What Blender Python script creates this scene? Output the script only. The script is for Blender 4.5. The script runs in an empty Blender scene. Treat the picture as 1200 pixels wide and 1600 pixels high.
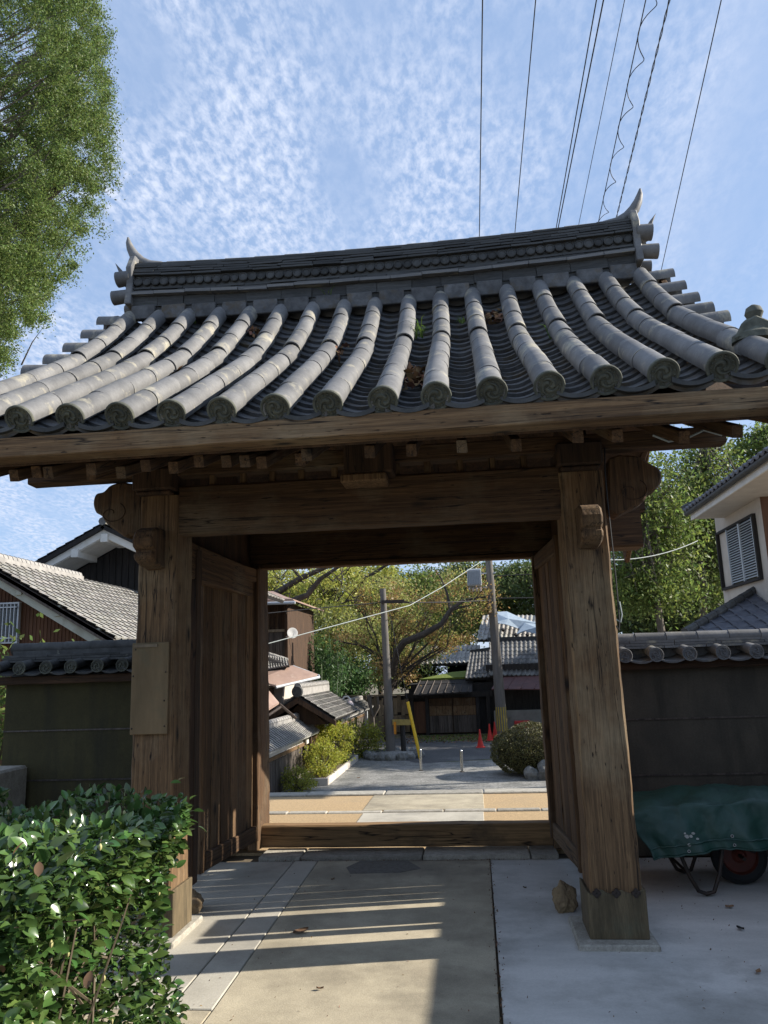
import bpy, bmesh, math, random
import numpy as np
from mathutils import Vector, Matrix, noise
random.seed(7); RNG = np.random.default_rng(7)
R = math.radians
# ------------------------------------------------------------------ camera
CAM = Vector((.622, -4.637, 1.5))
_y, _p, _r = R(6.155), R(11.436), R(1.881)
FW = Vector((-math.sin(_y)*math.cos(_p), math.cos(_y)*math.cos(_p), math.sin(_p)))
_rt = Vector((math.cos(_y), math.sin(_y), 0)); _up = _rt.cross(FW)
RT = math.cos(_r)*_rt - math.sin(_r)*_up; UP = math.sin(_r)*_rt + math.cos(_r)*_up
scene = bpy.context.scene
COL = scene.collection
cd = bpy.data.cameras.new('camera'); cam = bpy.data.objects.new('camera', cd); COL.objects.link(cam)
cd.sensor_fit = 'VERTICAL'; cd.sensor_height = 36; cd.lens = 36*1205/1600
cd.clip_start = .05; cd.clip_end = 2000
m4 = Matrix((RT, UP, -FW)).transposed().to_4x4(); m4.translation = CAM; cam.matrix_world = m4
scene.camera = cam
# ------------------------------------------------------------------ light
SUN_EL, SUN_AZ = 30.0, 11.3       # elevation; degrees from +X towards +Y
scene.view_settings.view_transform = 'Standard'; scene.view_settings.look = 'None'
scene.view_settings.exposure = 0.82; scene.view_settings.gamma = 1
scene.view_settings.use_curve_mapping = False
sl = bpy.data.lights.new('sun', 'SUN'); sl.energy = 5.0; sl.angle = R(.5); sl.color = (1, .93, .82)
so = bpy.data.objects.new('sun', sl); COL.objects.link(so)
sd = Vector((math.cos(R(SUN_EL))*math.cos(R(SUN_AZ)), math.cos(R(SUN_EL))*math.sin(R(SUN_AZ)), math.sin(R(SUN_EL))))
so.rotation_euler = sd.to_track_quat('Z', 'Y').to_euler(); so.location = sd*60
scene.cycles.max_bounces = 6; scene.cycles.transparent_max_bounces = 6
W_ = bpy.data.worlds.new('World'); scene.world = W_; W_.use_nodes = True
nt = W_.node_tree; nt.nodes.clear()
def N(nt, t, **k):
    n = nt.nodes.new(t)
    for a, b in k.items():
        if a in n.inputs: n.inputs[a].default_value = b
        else: setattr(n, a, b)
    return n
def ramp(nt, a, b, ca=(0,0,0,1), cb=(1,1,1,1)):
    n = nt.nodes.new('ShaderNodeValToRGB'); e = n.color_ramp.elements
    e[0].position = a; e[1].position = b; e[0].color = ca; e[1].color = cb
    return n
def sky():
    L = nt.links.new
    s = N(nt, 'ShaderNodeTexSky', sky_type='NISHITA', sun_disc=False, sun_elevation=R(SUN_EL), sun_rotation=R(90-SUN_AZ), dust_density=.6, ozone_density=2.2)
    g = N(nt, 'ShaderNodeTexCoord'); sp = N(nt, 'ShaderNodeSeparateXYZ'); L(g.outputs['Generated'], sp.inputs[0])
    z0 = N(nt, 'ShaderNodeMath', operation='MAXIMUM'); L(sp.outputs[2], z0.inputs[0]); z0.inputs[1].default_value = 0
    zz = N(nt, 'ShaderNodeMath', operation='ADD'); L(z0.outputs[0], zz.inputs[0]); zz.inputs[1].default_value = .12
    dx = N(nt, 'ShaderNodeMath', operation='DIVIDE'); L(sp.outputs[0], dx.inputs[0]); L(zz.outputs[0], dx.inputs[1])
    dy = N(nt, 'ShaderNodeMath', operation='DIVIDE'); L(sp.outputs[1], dy.inputs[0]); L(zz.outputs[0], dy.inputs[1])
    cb = N(nt, 'ShaderNodeCombineXYZ'); L(dx.outputs[0], cb.inputs[0]); L(dy.outputs[0], cb.inputs[1])
    mp = N(nt, 'ShaderNodeMapping'); mp.inputs['Rotation'].default_value = (0, 0, R(25)); mp.inputs['Scale'].default_value = (1, .55, 1); L(cb.outputs[0], mp.inputs[0])
    n1 = N(nt, 'ShaderNodeTexNoise', Scale=58.0, Detail=4.0, Roughness=.6, Distortion=.15); L(mp.outputs[0], n1.inputs['Vector'])
    r1 = ramp(nt, .38, .66); L(n1.outputs[0], r1.inputs[0])
    n2 = N(nt, 'ShaderNodeTexNoise', Scale=4.2, Detail=3.0, Roughness=.5); L(mp.outputs[0], n2.inputs['Vector'])
    r2 = ramp(nt, .38, .60); L(n2.outputs[0], r2.inputs[0])
    n3 = N(nt, 'ShaderNodeTexNoise', Scale=3.2, Detail=6.0, Roughness=.6, Distortion=.6)
    mp3 = N(nt, 'ShaderNodeMapping'); mp3.inputs['Rotation'].default_value = (0, 0, R(-35)); mp3.inputs['Scale'].default_value = (1, .22, 1); L(cb.outputs[0], mp3.inputs[0]); L(mp3.outputs[0], n3.inputs['Vector'])
    r3 = ramp(nt, .45, .8); L(n3.outputs[0], r3.inputs[0])
    # the cloud field ends to the right of the view
    fx = N(nt, 'ShaderNodeMapRange'); fx.inputs[1].default_value = .75; fx.inputs[2].default_value = -.15; L(dx.outputs[0], fx.inputs[0])
    a = N(nt, 'ShaderNodeMath', operation='MULTIPLY'); L(r1.outputs[0], a.inputs[0]); L(fx.outputs[0], a.inputs[1])
    b2 = N(nt, 'ShaderNodeMath', operation='MULTIPLY_ADD'); L(r2.outputs[0], b2.inputs[0]); b2.inputs[1].default_value = .88; b2.inputs[2].default_value = .12
    b = N(nt, 'ShaderNodeMath', operation='MULTIPLY'); L(a.outputs[0], b.inputs[0]); L(b2.outputs[0], b.inputs[1])
    c = N(nt, 'ShaderNodeMath', operation='MULTIPLY_ADD'); L(r3.outputs[0], c.inputs[0]); c.inputs[1].default_value = .30; c.inputs[2].default_value = .03
    d = N(nt, 'ShaderNodeMath', operation='ADD'); L(b.outputs[0], d.inputs[0]); L(c.outputs[0], d.inputs[1])
    e = N(nt, 'ShaderNodeMath', operation='MULTIPLY'); L(d.outputs[0], e.inputs[0]); e.inputs[1].default_value = .85; e.use_clamp = True
    vl = N(nt, 'ShaderNodeMixRGB'); vl.inputs[0].default_value = .68; L(s.outputs[0], vl.inputs[1]); vl.inputs[2].default_value = (2.4, 3.4, 5.3, 1)
    mx = N(nt, 'ShaderNodeMixRGB'); L(e.outputs[0], mx.inputs[0]); L(vl.outputs[0], mx.inputs[1]); mx.inputs[2].default_value = (4.6, 5.05, 6.1, 1)
    # light haze low in the sky comes from the sky texture itself
    bg = N(nt, 'ShaderNodeBackground', Strength=.10); L(mx.outputs[0], bg.inputs[0])
    o = N(nt, 'ShaderNodeOutputWorld'); L(bg.outputs[0], o.inputs[0])
sky()
# ------------------------------------------------------------------ helpers
def ray(x, y):
    x = float(x); y = float(y); return FW + (x-600)/1205*RT - (y-800)/1205*UP
def at(x, y, X=None, Y=None, Z=None):
    """world point seen at a point of the 1200x1600 survey photo on the plane X, Y or Z = const"""
    d = ray(x, y)
    if X is not None: t = (X-CAM.x)/d.x
    elif Y is not None: t = (Y-CAM.y)/d.y
    else: t = (Z-CAM.z)/d.z
    return CAM + t*d
WM = {}
MATS = {}
def material(name, c1, c2=None, scale=(6,6,6), detail=5, rough=.8, bump=.15, bscale=None, c3=None, s3=3, t3=(.55,.7), var=.0, island=0, lo=.35, hi=.65, spec=.4, trans=0, coord='Object', metallic=0, bdist=.01, distort=0, pits=None, pscale=(60,60,9), grain=0, gscale=(150,150,150), s3v=None, crack=0):
    if name in MATS: return MATS[name]
    m = bpy.data.materials.new(name); m.use_nodes = True; t = m.node_tree; t.nodes.clear(); L = t.links.new
    c2 = c2 or tuple(v*.7 for v in c1)
    tc = N(t, 'ShaderNodeTexCoord'); oi = N(t, 'ShaderNodeObjectInfo')
    off = N(t, 'ShaderNodeVectorMath', operation='MULTIPLY_ADD'); L(oi.outputs['Random'], off.inputs[0]); off.inputs[1].default_value = (31, 17, 53); L(tc.outputs[coord], off.inputs[2])
    mp = N(t, 'ShaderNodeMapping'); mp.inputs['Scale'].default_value = scale; L(off.outputs[0], mp.inputs[0])
    n1 = N(t, 'ShaderNodeTexNoise', Scale=1.0, Detail=float(detail), Roughness=.62, Distortion=float(distort)); L(mp.outputs[0], n1.inputs['Vector'])
    r1 = ramp(t, lo, hi, (*c1, 1), (*c2, 1)); L(n1.outputs[0], r1.inputs[0]); col = r1.outputs[0]
    if c3:
        n3 = N(t, 'ShaderNodeTexNoise', Scale=float(s3), Detail=6.0, Roughness=.65); m3_ = N(t, 'ShaderNodeMapping'); m3_.inputs['Scale'].default_value = s3v or (1,1,1); L(off.outputs[0], m3_.inputs[0]); L(m3_.outputs[0], n3.inputs['Vector'])
        r3 = ramp(t, t3[0], t3[1]); L(n3.outputs[0], r3.inputs[0])
        mx = N(t, 'ShaderNodeMixRGB'); L(r3.outputs[0], mx.inputs[0]); L(col, mx.inputs[1]); mx.inputs[2].default_value = (*c3, 1); col = mx.outputs[0]
    if pits:
        mpp = N(t, 'ShaderNodeMapping'); mpp.inputs['Scale'].default_value = pscale; L(off.outputs[0], mpp.inputs[0])
        n4 = N(t, 'ShaderNodeTexNoise', Scale=1.0, Detail=3.0, Roughness=.5); L(mpp.outputs[0], n4.inputs['Vector'])
        r4 = ramp(t, .27, .335, (1,1,1,1), (0,0,0,1)); L(n4.outputs[0], r4.inputs[0])
        mx = N(t, 'ShaderNodeMixRGB'); L(r4.outputs[0], mx.inputs[0]); L(col, mx.inputs[1]); mx.inputs[2].default_value = (*pits, 1); col = mx.outputs[0]
    if grain:
        mg = N(t, 'ShaderNodeMapping'); mg.inputs['Scale'].default_value = gscale; L(off.outputs[0], mg.inputs[0])
        ng = N(t, 'ShaderNodeTexNoise', Scale=1.0, Detail=3.0, Roughness=.7); L(mg.outputs[0], ng.inputs['Vector'])
        rg_ = N(t, 'ShaderNodeMapRange'); L(ng.outputs[0], rg_.inputs[0]); rg_.inputs[1].default_value = .3; rg_.inputs[2].default_value = .7; rg_.inputs[3].default_value = 1-grain; rg_.inputs[4].default_value = 1+grain
        hg = N(t, 'ShaderNodeHueSaturation'); L(rg_.outputs[0], hg.inputs['Value']); L(col, hg.inputs['Color']); col = hg.outputs[0]
    if crack:
        mc = N(t, 'ShaderNodeMapping'); mc.inputs['Scale'].default_value = (crack, crack, .55); L(off.outputs[0], mc.inputs[0])
        nc = N(t, 'ShaderNodeTexNoise', Scale=1.0, Detail=4.0, Roughness=.45, Distortion=.2); L(mc.outputs[0], nc.inputs['Vector'])
        sb = N(t, 'ShaderNodeMath', operation='SUBTRACT'); L(nc.outputs[0], sb.inputs[0]); sb.inputs[1].default_value = .5
        ab = N(t, 'ShaderNodeMath', operation='ABSOLUTE'); L(sb.outputs[0], ab.inputs[0]); rc = ramp(t, .0, .011); L(ab.outputs[0], rc.inputs[0])
        vk = N(t, 'ShaderNodeTexVoronoi', feature='F1'); mk = N(t, 'ShaderNodeMapping'); mk.inputs['Scale'].default_value = (5, 5, 2.2); L(off.outputs[0], mk.inputs[0]); L(mk.outputs[0], vk.inputs['Vector']); vk.inputs['Scale'].default_value = 1.0
        rk = ramp(t, .05, .15); L(vk.outputs['Distance'], rk.inputs[0])
        mm_ = N(t, 'ShaderNodeMath', operation='MULTIPLY'); L(rc.outputs[0], mm_.inputs[0]); L(rk.outputs[0], mm_.inputs[1])
        mx = N(t, 'ShaderNodeMixRGB', blend_type='MIX'); L(mm_.outputs[0], mx.inputs[0]); mx.inputs[1].default_value = (.012,.008,.005,1); L(col, mx.inputs[2]); col = mx.outputs[0]
    if var or island:
        src = oi.outputs['Random']; amt = var
        if island: src = N(t, 'ShaderNodeNewGeometry').outputs['Random Per Island']; amt = island
        mr = N(t, 'ShaderNodeMapRange'); L(src, mr.inputs[0]); mr.inputs[3].default_value = 1-amt; mr.inputs[4].default_value = 1+amt
        hs = N(t, 'ShaderNodeHueSaturation'); L(mr.outputs[0], hs.inputs['Value']); L(col, hs.inputs['Color']); col = hs.outputs[0]
        if island:
            mh = N(t, 'ShaderNodeMapRange'); w = N(t, 'ShaderNodeMath', operation='FRACT'); k = N(t, 'ShaderNodeMath', operation='MULTIPLY'); L(src, k.inputs[0]); k.inputs[1].default_value = 7.31; L(k.outputs[0], w.inputs[0]); L(w.outputs[0], mh.inputs[0])
            mh.inputs[3].default_value = .47; mh.inputs[4].default_value = .525; L(mh.outputs[0], hs.inputs['Hue'])
    p = N(t, 'ShaderNodeBsdfPrincipled', Roughness=float(rough), Metallic=float(metallic)); p.inputs['Specular IOR Level'].default_value = spec
    L(col, p.inputs['Base Color'])
    if bump:
        mb = N(t, 'ShaderNodeMapping'); mb.inputs['Scale'].default_value = bscale or tuple(v*3 for v in scale); L(off.outputs[0], mb.inputs[0])
        nb = N(t, 'ShaderNodeTexNoise', Scale=1.0, Detail=6.0, Roughness=.6); L(mb.outputs[0], nb.inputs['Vector'])
        bu = N(t, 'ShaderNodeBump', Strength=float(bump), Distance=float(bdist)); L(nb.outputs[0], bu.inputs['Height']); L(bu.outputs[0], p.inputs['Normal'])
        if pits:
            b2 = N(t, 'ShaderNodeBump', Strength=.7, Distance=.008, invert=True); L(r4.outputs[0], b2.inputs['Height']); L(bu.outputs[0], b2.inputs['Normal']); L(b2.outputs[0], p.inputs['Normal'])
    o = N(t, 'ShaderNodeOutputMaterial')
    if trans:
        tr = N(t, 'ShaderNodeBsdfTranslucent'); L(col, tr.inputs[0]); ms = N(t, 'ShaderNodeMixShader'); ms.inputs[0].default_value = trans
        L(p.outputs[0], ms.inputs[1]); L(tr.outputs[0], ms.inputs[2]); L(ms.outputs[0], o.inputs[0])
    else: L(p.outputs[0], o.inputs[0])
    MATS[name] = m; return m
def tag(o, label=None, cat=None, group=None, kind=None):
    if label: o['label'] = label
    if cat: o['category'] = cat
    if group: o['group'] = group
    if kind: o['kind'] = kind
    return o
def link(o, parent=None, M=None):
    COL.objects.link(o); M = M or Matrix.Identity(4)
    o.matrix_basis = M; WM[o.name] = M
    if parent is not None:
        o.parent = parent; o.matrix_parent_inverse = WM[parent.name].inverted()
    return o
def thing(name, label, cat, loc=(0,0,0), group=None):
    o = bpy.data.objects.new(name, None); o.empty_display_size = .1; link(o, None, Matrix.Translation(loc)); return tag(o, label, cat, group)
def clone(o, M=None, parent=None, keep=False):
    c = o.copy(); COL.objects.link(c); p = parent or o.parent
    if M is not None: c.matrix_basis = M
    WM[c.name] = Matrix(c.matrix_basis)
    if p is not None: c.parent = p; c.matrix_parent_inverse = WM[p.name].inverted()
    return c
def clone_tree(o, delta, label=None):
    """copy a thing, its parts and sub-parts, moved by the matrix delta"""
    r = clone(o, delta @ WM[o.name])
    if label: r['label'] = label
    for ch in list(o.children):
        c = clone(ch, delta @ WM[ch.name], parent=r)
        for g in list(ch.children): clone(g, delta @ WM[g.name], parent=c)
    return r
class MB:
    def __init__(s): s.v = []; s.f = []
    def add(s, V, F):
        n = len(s.v); s.v += [tuple(p) for p in V]; s.f += [tuple(n+i for i in f) for f in F]; return s
    def box(s, x0, x1, y0, y1, z0, z1):
        return s.add([(x0,y0,z0),(x1,y0,z0),(x1,y1,z0),(x0,y1,z0),(x0,y0,z1),(x1,y0,z1),(x1,y1,z1),(x0,y1,z1)], [(0,3,2,1),(4,5,6,7),(0,1,5,4),(1,2,6,5),(2,3,7,6),(3,0,4,7)])
    def prism(s, pts, d):
        """closed polygon extruded along vector d"""
        n = len(pts); d = Vector(d); P = [Vector(p) for p in pts]
        return s.add(P+[p+d for p in P], [tuple(range(n))[::-1], tuple(range(n, 2*n))]+[(i, (i+1) % n, n+(i+1) % n, n+i) for i in range(n)])
    def tube(s, pts, r, n=8, cap=True):
        P = [Vector(p) for p in pts]; k = len(P); rr = r if isinstance(r, (list, tuple)) else [r]*k
        V = []; F = []; ref = Vector((0,0,1))
        for i, p in enumerate(P):
            t = (P[min(i+1, k-1)]-P[max(i-1, 0)]); t = t.normalized() if t.length > 1e-9 else Vector((0,0,1))
            if i == 0:
                a = ref if abs(t.dot(ref)) < .93 else Vector((1,0,0)); u = t.cross(a).normalized()
            else:
                u = u-t*u.dot(t); u = u.normalized() if u.length > 1e-6 else t.orthogonal().normalized()
            w = t.cross(u)
            for j in range(n):
                q = 2*math.pi*j/n; V.append(p+rr[i]*(math.cos(q)*u+math.sin(q)*w))
        for i in range(k-1):
            for j in range(n): F.append((i*n+j, i*n+(j+1) % n, (i+1)*n+(j+1) % n, (i+1)*n+j))
        if cap: F += [tuple(range(n))[::-1], tuple(range((k-1)*n, k*n))]
        return s.add(V, F)
    def lathe(s, prof, M=None, n=20, cap=True):
        """prof: (r, z) pairs turned about local Z, placed by M"""
        M = M or Matrix.Identity(4); V = []; F = []; k = len(prof)
        for r, z in prof:
            for j in range(n):
                q = 2*math.pi*j/n; V.append(M @ Vector((r*math.cos(q), r*math.sin(q), z)))
        for i in range(k-1):
            for j in range(n): F.append((i*n+j, i*n+(j+1) % n, (i+1)*n+(j+1) % n, (i+1)*n+j))
        if cap and prof[0][0] > 1e-6: F.append(tuple(range(n))[::-1])
        if cap and prof[-1][0] > 1e-6: F.append(tuple(range((k-1)*n, k*n)))
        return s.add(V, F)
    def build(s, name, mat, parent=None, smooth=False, bevel=0, M=None, sharp=40):
        me = bpy.data.meshes.new(name); me.from_pydata(s.v, [], s.f); me.materials.append(mat)
        bm = bmesh.new(); bm.from_mesh(me); bmesh.ops.recalc_face_normals(bm, faces=bm.faces)
        if bevel: bmesh.ops.bevel(bm, geom=[e for e in bm.edges if len(e.link_faces) == 2 and e.calc_face_angle(0) > .6], offset=bevel, segments=1, affect='EDGES')
        bm.to_mesh(me); bm.free()
        if smooth:
            me.polygons.foreach_set('use_smooth', [True]*len(me.polygons)); me.set_sharp_from_angle(angle=R(sharp))
        o = bpy.data.objects.new(name, me); return link(o, parent, M)
def frame(a, b, up=(0,0,1)):
    a = Vector(a); b = Vector(b); z = (b-a).normalized(); u = Vector(up)
    if abs(z.dot(u)) > .98: u = Vector((0,1,0))
    x = u.cross(z).normalized(); y = z.cross(x)
    M = Matrix((x, y, z)).transposed().to_4x4(); M.translation = a; return M, (b-a).length
def timber(name, a, b, w, h, mat, parent=None, up=(0,0,1), cham=.008, jit=.002, w2=None, h2=None, step=.12, sag=0):
    """weathered timber from a to b, its grain along local Z; w across, h in the up direction"""
    M, L = frame(a, b, up); n = max(1, min(40, int(L/step))); V = []; F = []; o = random.random()*50
    w2 = w2 or w; h2 = h2 or h
    for i in range(n+1):
        t = i/n; ww = (w+(w2-w)*t)/2; hh = (h+(h2-h)*t)/2; c = cham
        for (x, y) in ((ww-c, hh), (ww, hh-c), (ww, -hh+c), (ww-c, -hh), (-ww+c, -hh), (-ww, -hh+c), (-ww, hh-c), (-ww+c, hh)):
            k = noise.noise(Vector((x*9+o, y*9, t*L*5)))*jit*2.2+random.uniform(-jit, jit)*.5
            V.append((x+k, y+k*.7+sag*math.sin(math.pi*t), t*L))
    for i in range(n):
        for j in range(8): F.append((i*8+j, (i+1)*8+j, (i+1)*8+(j+1) % 8, i*8+(j+1) % 8))
    F += [tuple(range(8)), tuple(range(n*8, n*8+8))[::-1]]
    return MB().add(V, F).build(name, mat, parent, M=M)
def leafmesh(P, size, mat, name, parent=None, bias=None, aspect=.45, kind='stuff', vary=.35):
    """many small leaf faces at the points P"""
    P = np.asarray(P, float); n = len(P); u = RNG.normal(size=(n, 3)); u /= np.linalg.norm(u, axis=1)[:, None]
    q = RNG.normal(size=(n, 3))
    if bias is not None: q = q*.7+np.asarray(bias)
    v = np.cross(q, u); v /= np.linalg.norm(v, axis=1)[:, None]+1e-9
    s = size*(1+RNG.uniform(-vary, vary, (n, 1)))
    c = np.stack([P-u*s*.5, P+v*s*aspect*.5, P+u*s*.5, P-v*s*aspect*.5], 1).reshape(-1, 3)
    me = bpy.data.meshes.new(name); me.vertices.add(4*n); me.vertices.foreach_set('co', c.ravel())
    me.loops.add(4*n); me.loops.foreach_set('vertex_index', np.arange(4*n, dtype=np.int32))
    me.polygons.add(n); me.polygons.foreach_set('loop_start', np.arange(0, 4*n, 4, dtype=np.int32)); me.polygons.foreach_set('loop_total', np.full(n, 4, dtype=np.int32))
    me.materials.append(mat); me.update(); me.validate()
    o = bpy.data.objects.new(name, me); link(o, parent)
    if kind: o['kind'] = kind
    return o
def clumps(ells, nclump, per, cr, flat=.75):
    """points of foliage clumps spread through ellipsoids (cx,cy,cz,rx,ry,rz)"""
    w = np.array([e[3]*e[4]*e[5] for e in ells])**.7; w /= w.sum(); out = []; cen = []
    for _ in range(nclump):
        e = ells[RNG.choice(len(ells), p=w)]; d = RNG.normal(size=3); d /= np.linalg.norm(d); k = RNG.uniform(.35, 1)**.45
        c = np.array(e[:3])+d*k*np.array(e[3:6]); cen.append(c)
        m = int(per*RNG.uniform(.5, 1.5)); s = cr*RNG.uniform(.6, 1.35)
        g = RNG.normal(size=(m, 3))*.55*s; g[:, 2] *= flat; out.append(c+g)
    return np.concatenate(out), cen
def tree(name, label, base, trunk, ells, nclump, per, cr, leaf, lmat, bmat, r=.2, limbs=14, cat='tree', group=None, seed=None, flat=.7, extra=None):
    """tapered trunk along the points trunk, limbs reaching into the crown, clumped leaves"""
    t = thing(name, label, cat, base, group); T = [Vector(p) for p in trunk]; mb = MB(); k = len(T)
    mb.tube(T, [r*(1-.65*i/(k-1)) for i in range(k)], 9)
    P, cen = clumps(ells, nclump, per, cr, flat)
    random.shuffle(cen)
    for c in cen[:limbs]:
        c = Vector(c); s = T[random.randint(max(1, k//2), k-1)]; d = c-s
        mid = s+d*.45+Vector((random.uniform(-.12, .12), random.uniform(-.12, .12), random.uniform(-.02, .2)))*d.length
        m2 = s+d*.75+Vector((random.uniform(-.08, .08), random.uniform(-.08, .08), random.uniform(0, .1)))*d.length
        rr = r*random.uniform(.22, .42)
        mb.tube([s, mid, m2, c], [rr, rr*.65, rr*.4, rr*.12], 6)
        for q in range(3):
            e = m2.lerp(c, random.uniform(.2, .9))+Vector((random.uniform(-1, 1), random.uniform(-1, 1), random.uniform(-.4, .8)))*cr*1.1
            mb.tube([mid.lerp(m2, q/3+.1), (m2+e)/2+Vector((0,0,.1*cr)), e], [rr*.35, rr*.22, rr*.06], 4)
    if extra: extra(mb)
    mb.build('trunk', bmat, t, smooth=True)
    leafmesh(P, leaf, lmat, 'crown', t)
    return t
# ------------------------------------------------------------------ materials
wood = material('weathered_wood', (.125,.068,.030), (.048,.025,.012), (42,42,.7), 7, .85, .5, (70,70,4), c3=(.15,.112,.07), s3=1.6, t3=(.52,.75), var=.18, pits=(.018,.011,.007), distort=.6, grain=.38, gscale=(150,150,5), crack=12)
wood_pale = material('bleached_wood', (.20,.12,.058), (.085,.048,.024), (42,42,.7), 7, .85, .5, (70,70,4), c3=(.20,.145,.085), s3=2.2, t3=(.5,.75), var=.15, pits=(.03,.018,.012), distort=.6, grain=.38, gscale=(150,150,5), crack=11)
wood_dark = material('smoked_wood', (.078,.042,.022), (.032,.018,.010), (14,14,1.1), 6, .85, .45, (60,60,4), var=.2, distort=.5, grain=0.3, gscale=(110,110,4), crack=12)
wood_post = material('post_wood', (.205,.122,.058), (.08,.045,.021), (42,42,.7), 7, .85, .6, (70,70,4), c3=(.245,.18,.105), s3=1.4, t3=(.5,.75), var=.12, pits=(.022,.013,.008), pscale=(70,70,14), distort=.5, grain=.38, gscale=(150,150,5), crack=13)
board_m = material('notice_board', (.205,.14,.072), (.13,.09,.045), (9,9,2), 5, .8, .2, c3=(.12,.105,.06), s3=5, t3=(.5,.75))
black_wood = material('black_board', (.03,.026,.024), (.014,.012,.011), (10,10,1.5), 5, .8, .3, (40,40,4), var=.3, grain=0.3, gscale=(110,110,4))
grey_wood = material('grey_board', (.115,.095,.08), (.05,.04,.034), (16,16,1.2), 6, .85, .4, (50,50,4), var=.35, grain=0.3, gscale=(110,110,4))
tile = material('roof_tile', (.175,.172,.168), (.105,.104,.103), (5,5,5), 6, .62, .25, (40,40,40), c3=(.31,.285,.22), s3=6, t3=(.55,.66), var=.12, spec=.45, bdist=.004, grain=0.12, gscale=(60,60,60))
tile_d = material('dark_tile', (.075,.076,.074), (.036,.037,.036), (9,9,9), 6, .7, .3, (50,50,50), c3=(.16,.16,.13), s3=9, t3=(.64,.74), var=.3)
tile_pan = material('pan_tile', (.13,.13,.13), (.06,.06,.06), (12,12,12), 6, .7, .3, (60,60,60), c3=(.09,.07,.045), s3=7, t3=(.5,.66), var=.2)
tile_disc = material('tile_disc', (.105,.108,.085), (.06,.063,.05), (22,22,22), 5, .85, .4, (90,90,90), c3=(.17,.17,.12), s3=14, t3=(.55,.75), var=.15, bdist=.004)
tile_far = material('pale_tile', (.34,.325,.295), (.24,.23,.21), (5,5,5), 4, .7, .1, var=.12, island=.16)
tile_blue = material('blue_grey_tile', (.13,.14,.165), (.09,.095,.115), (5,5,5), 4, .55, .1, var=.15)
tile_old = material('old_tile', (.17,.165,.155), (.09,.088,.082), (3,3,3), 4, .75, .1, island=.25)
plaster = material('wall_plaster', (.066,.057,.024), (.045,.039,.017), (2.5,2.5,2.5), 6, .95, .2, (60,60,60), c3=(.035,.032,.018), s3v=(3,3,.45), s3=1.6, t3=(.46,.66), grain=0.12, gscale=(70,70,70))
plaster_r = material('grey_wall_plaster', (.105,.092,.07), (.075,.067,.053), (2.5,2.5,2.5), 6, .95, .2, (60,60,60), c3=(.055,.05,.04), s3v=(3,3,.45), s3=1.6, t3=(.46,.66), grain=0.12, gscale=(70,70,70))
white = material('white_plaster', (.72,.70,.66), (.62,.60,.55), (3,3,3), 5, .9, .08, c3=(.5,.47,.4), s3=2, t3=(.6,.8))
cream = material('cream_plaster', (.55,.50,.43), (.48,.43,.37), (3,3,3), 5, .9, .1, c3=(.36,.31,.24), s3=1.5, t3=(.6,.85))
concrete = material('concrete', (.47,.44,.37), (.34,.315,.26), (2.2,2.2,2.2), 8, .85, .12, (60,60,60), c3=(.25,.24,.22), s3=1.1, t3=(.55,.8), grain=0.1, gscale=(120,120,120))
concrete_r = material('smooth_concrete', (.62,.60,.56), (.45,.44,.41), (1.1,2.8,2), 9, .8, .1, (40,40,40), c3=(.31,.30,.27), s3=1.7, t3=(.5,.74), grain=0.07, gscale=(90,90,90))
aggregate = material('aggregate_concrete', (.47,.41,.295), (.33,.285,.205), (3,3,3), 9, .9, .4, (140,140,140), c3=(.19,.165,.12), s3=1.3, t3=(.46,.72), bdist=.004, grain=0.2, gscale=(170,170,170))
aggregate2 = material('fine_grit', (.52,.46,.35), (.24,.2,.15), (150,150,150), 2, .9, .3, (200,200,200), lo=.3, hi=.7, bdist=.003)
sand = material('sand', (.46,.325,.175), (.35,.25,.14), (40,40,40), 6, .95, .5, (90,90,90), c3=(.33,.25,.15), s3=2, t3=(.55,.75), grain=0.22, gscale=(60,60,60))
stone = material('curb_stone', (.42,.39,.33), (.28,.26,.215), (14,14,14), 7, .9, .5, (50,50,50), var=.2, grain=0.2, gscale=(90,90,90))
rock = material('rock', (.32,.235,.13), (.17,.12,.07), (10,10,10), 7, .9, .7, (30,30,30), var=.2)
rock_g = material('grey_rock', (.22,.22,.21), (.12,.12,.11), (8,8,8), 7, .9, .7, (30,30,30), var=.3)
gravel = material('gravel', (.30,.295,.275), (.17,.165,.155), (34,34,34), 5, .95, .8, (70,70,70), c3=(.14,.14,.13), s3=1.3, t3=(.42,.62), grain=0.45, gscale=(14,14,14))
asphalt = material('asphalt', (.085,.085,.088), (.055,.055,.057), (22,22,22), 6, .9, .4, (80,80,80), c3=(.13,.13,.125), s3=.8, t3=(.5,.75), grain=0.3, gscale=(12,12,12))
earth = material('earth', (.17,.13,.085), (.09,.075,.05), (4,4,4), 7, .95, .5, (30,30,30), c3=(.07,.09,.035), s3=.6, t3=(.5,.65))
iron = material('iron', (.035,.03,.027), (.06,.04,.03), (20,20,20), 4, .6, .2, metallic=.4)
steel = material('steel', (.6,.6,.58), (.5,.5,.48), (10,10,10), 3, .25, 0, metallic=1)
grey_paint = material('grey_paint', (.5,.52,.54), (.42,.44,.46), (10,10,10), 3, .5, .05)
pole_m = material('pole_concrete', (.16,.145,.13), (.11,.10,.09), (5,5,1), 5, .85, .2)
cable_m = material('cable', (.02,.02,.022), (.015,.015,.016), rough=.6, bump=0)
cable_w = material('pale_cable', (.42,.46,.44), (.36,.4,.38), rough=.6, bump=0)
alu = material('aluminium_slat', (.50,.53,.56), (.42,.45,.48), (6,6,6), 3, .4, .02, metallic=.3, var=.06)
brownboard = material('brown_cladding', (.13,.062,.032), (.095,.044,.024), (12,12,2), 4, .8, .2, var=.12)
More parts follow.
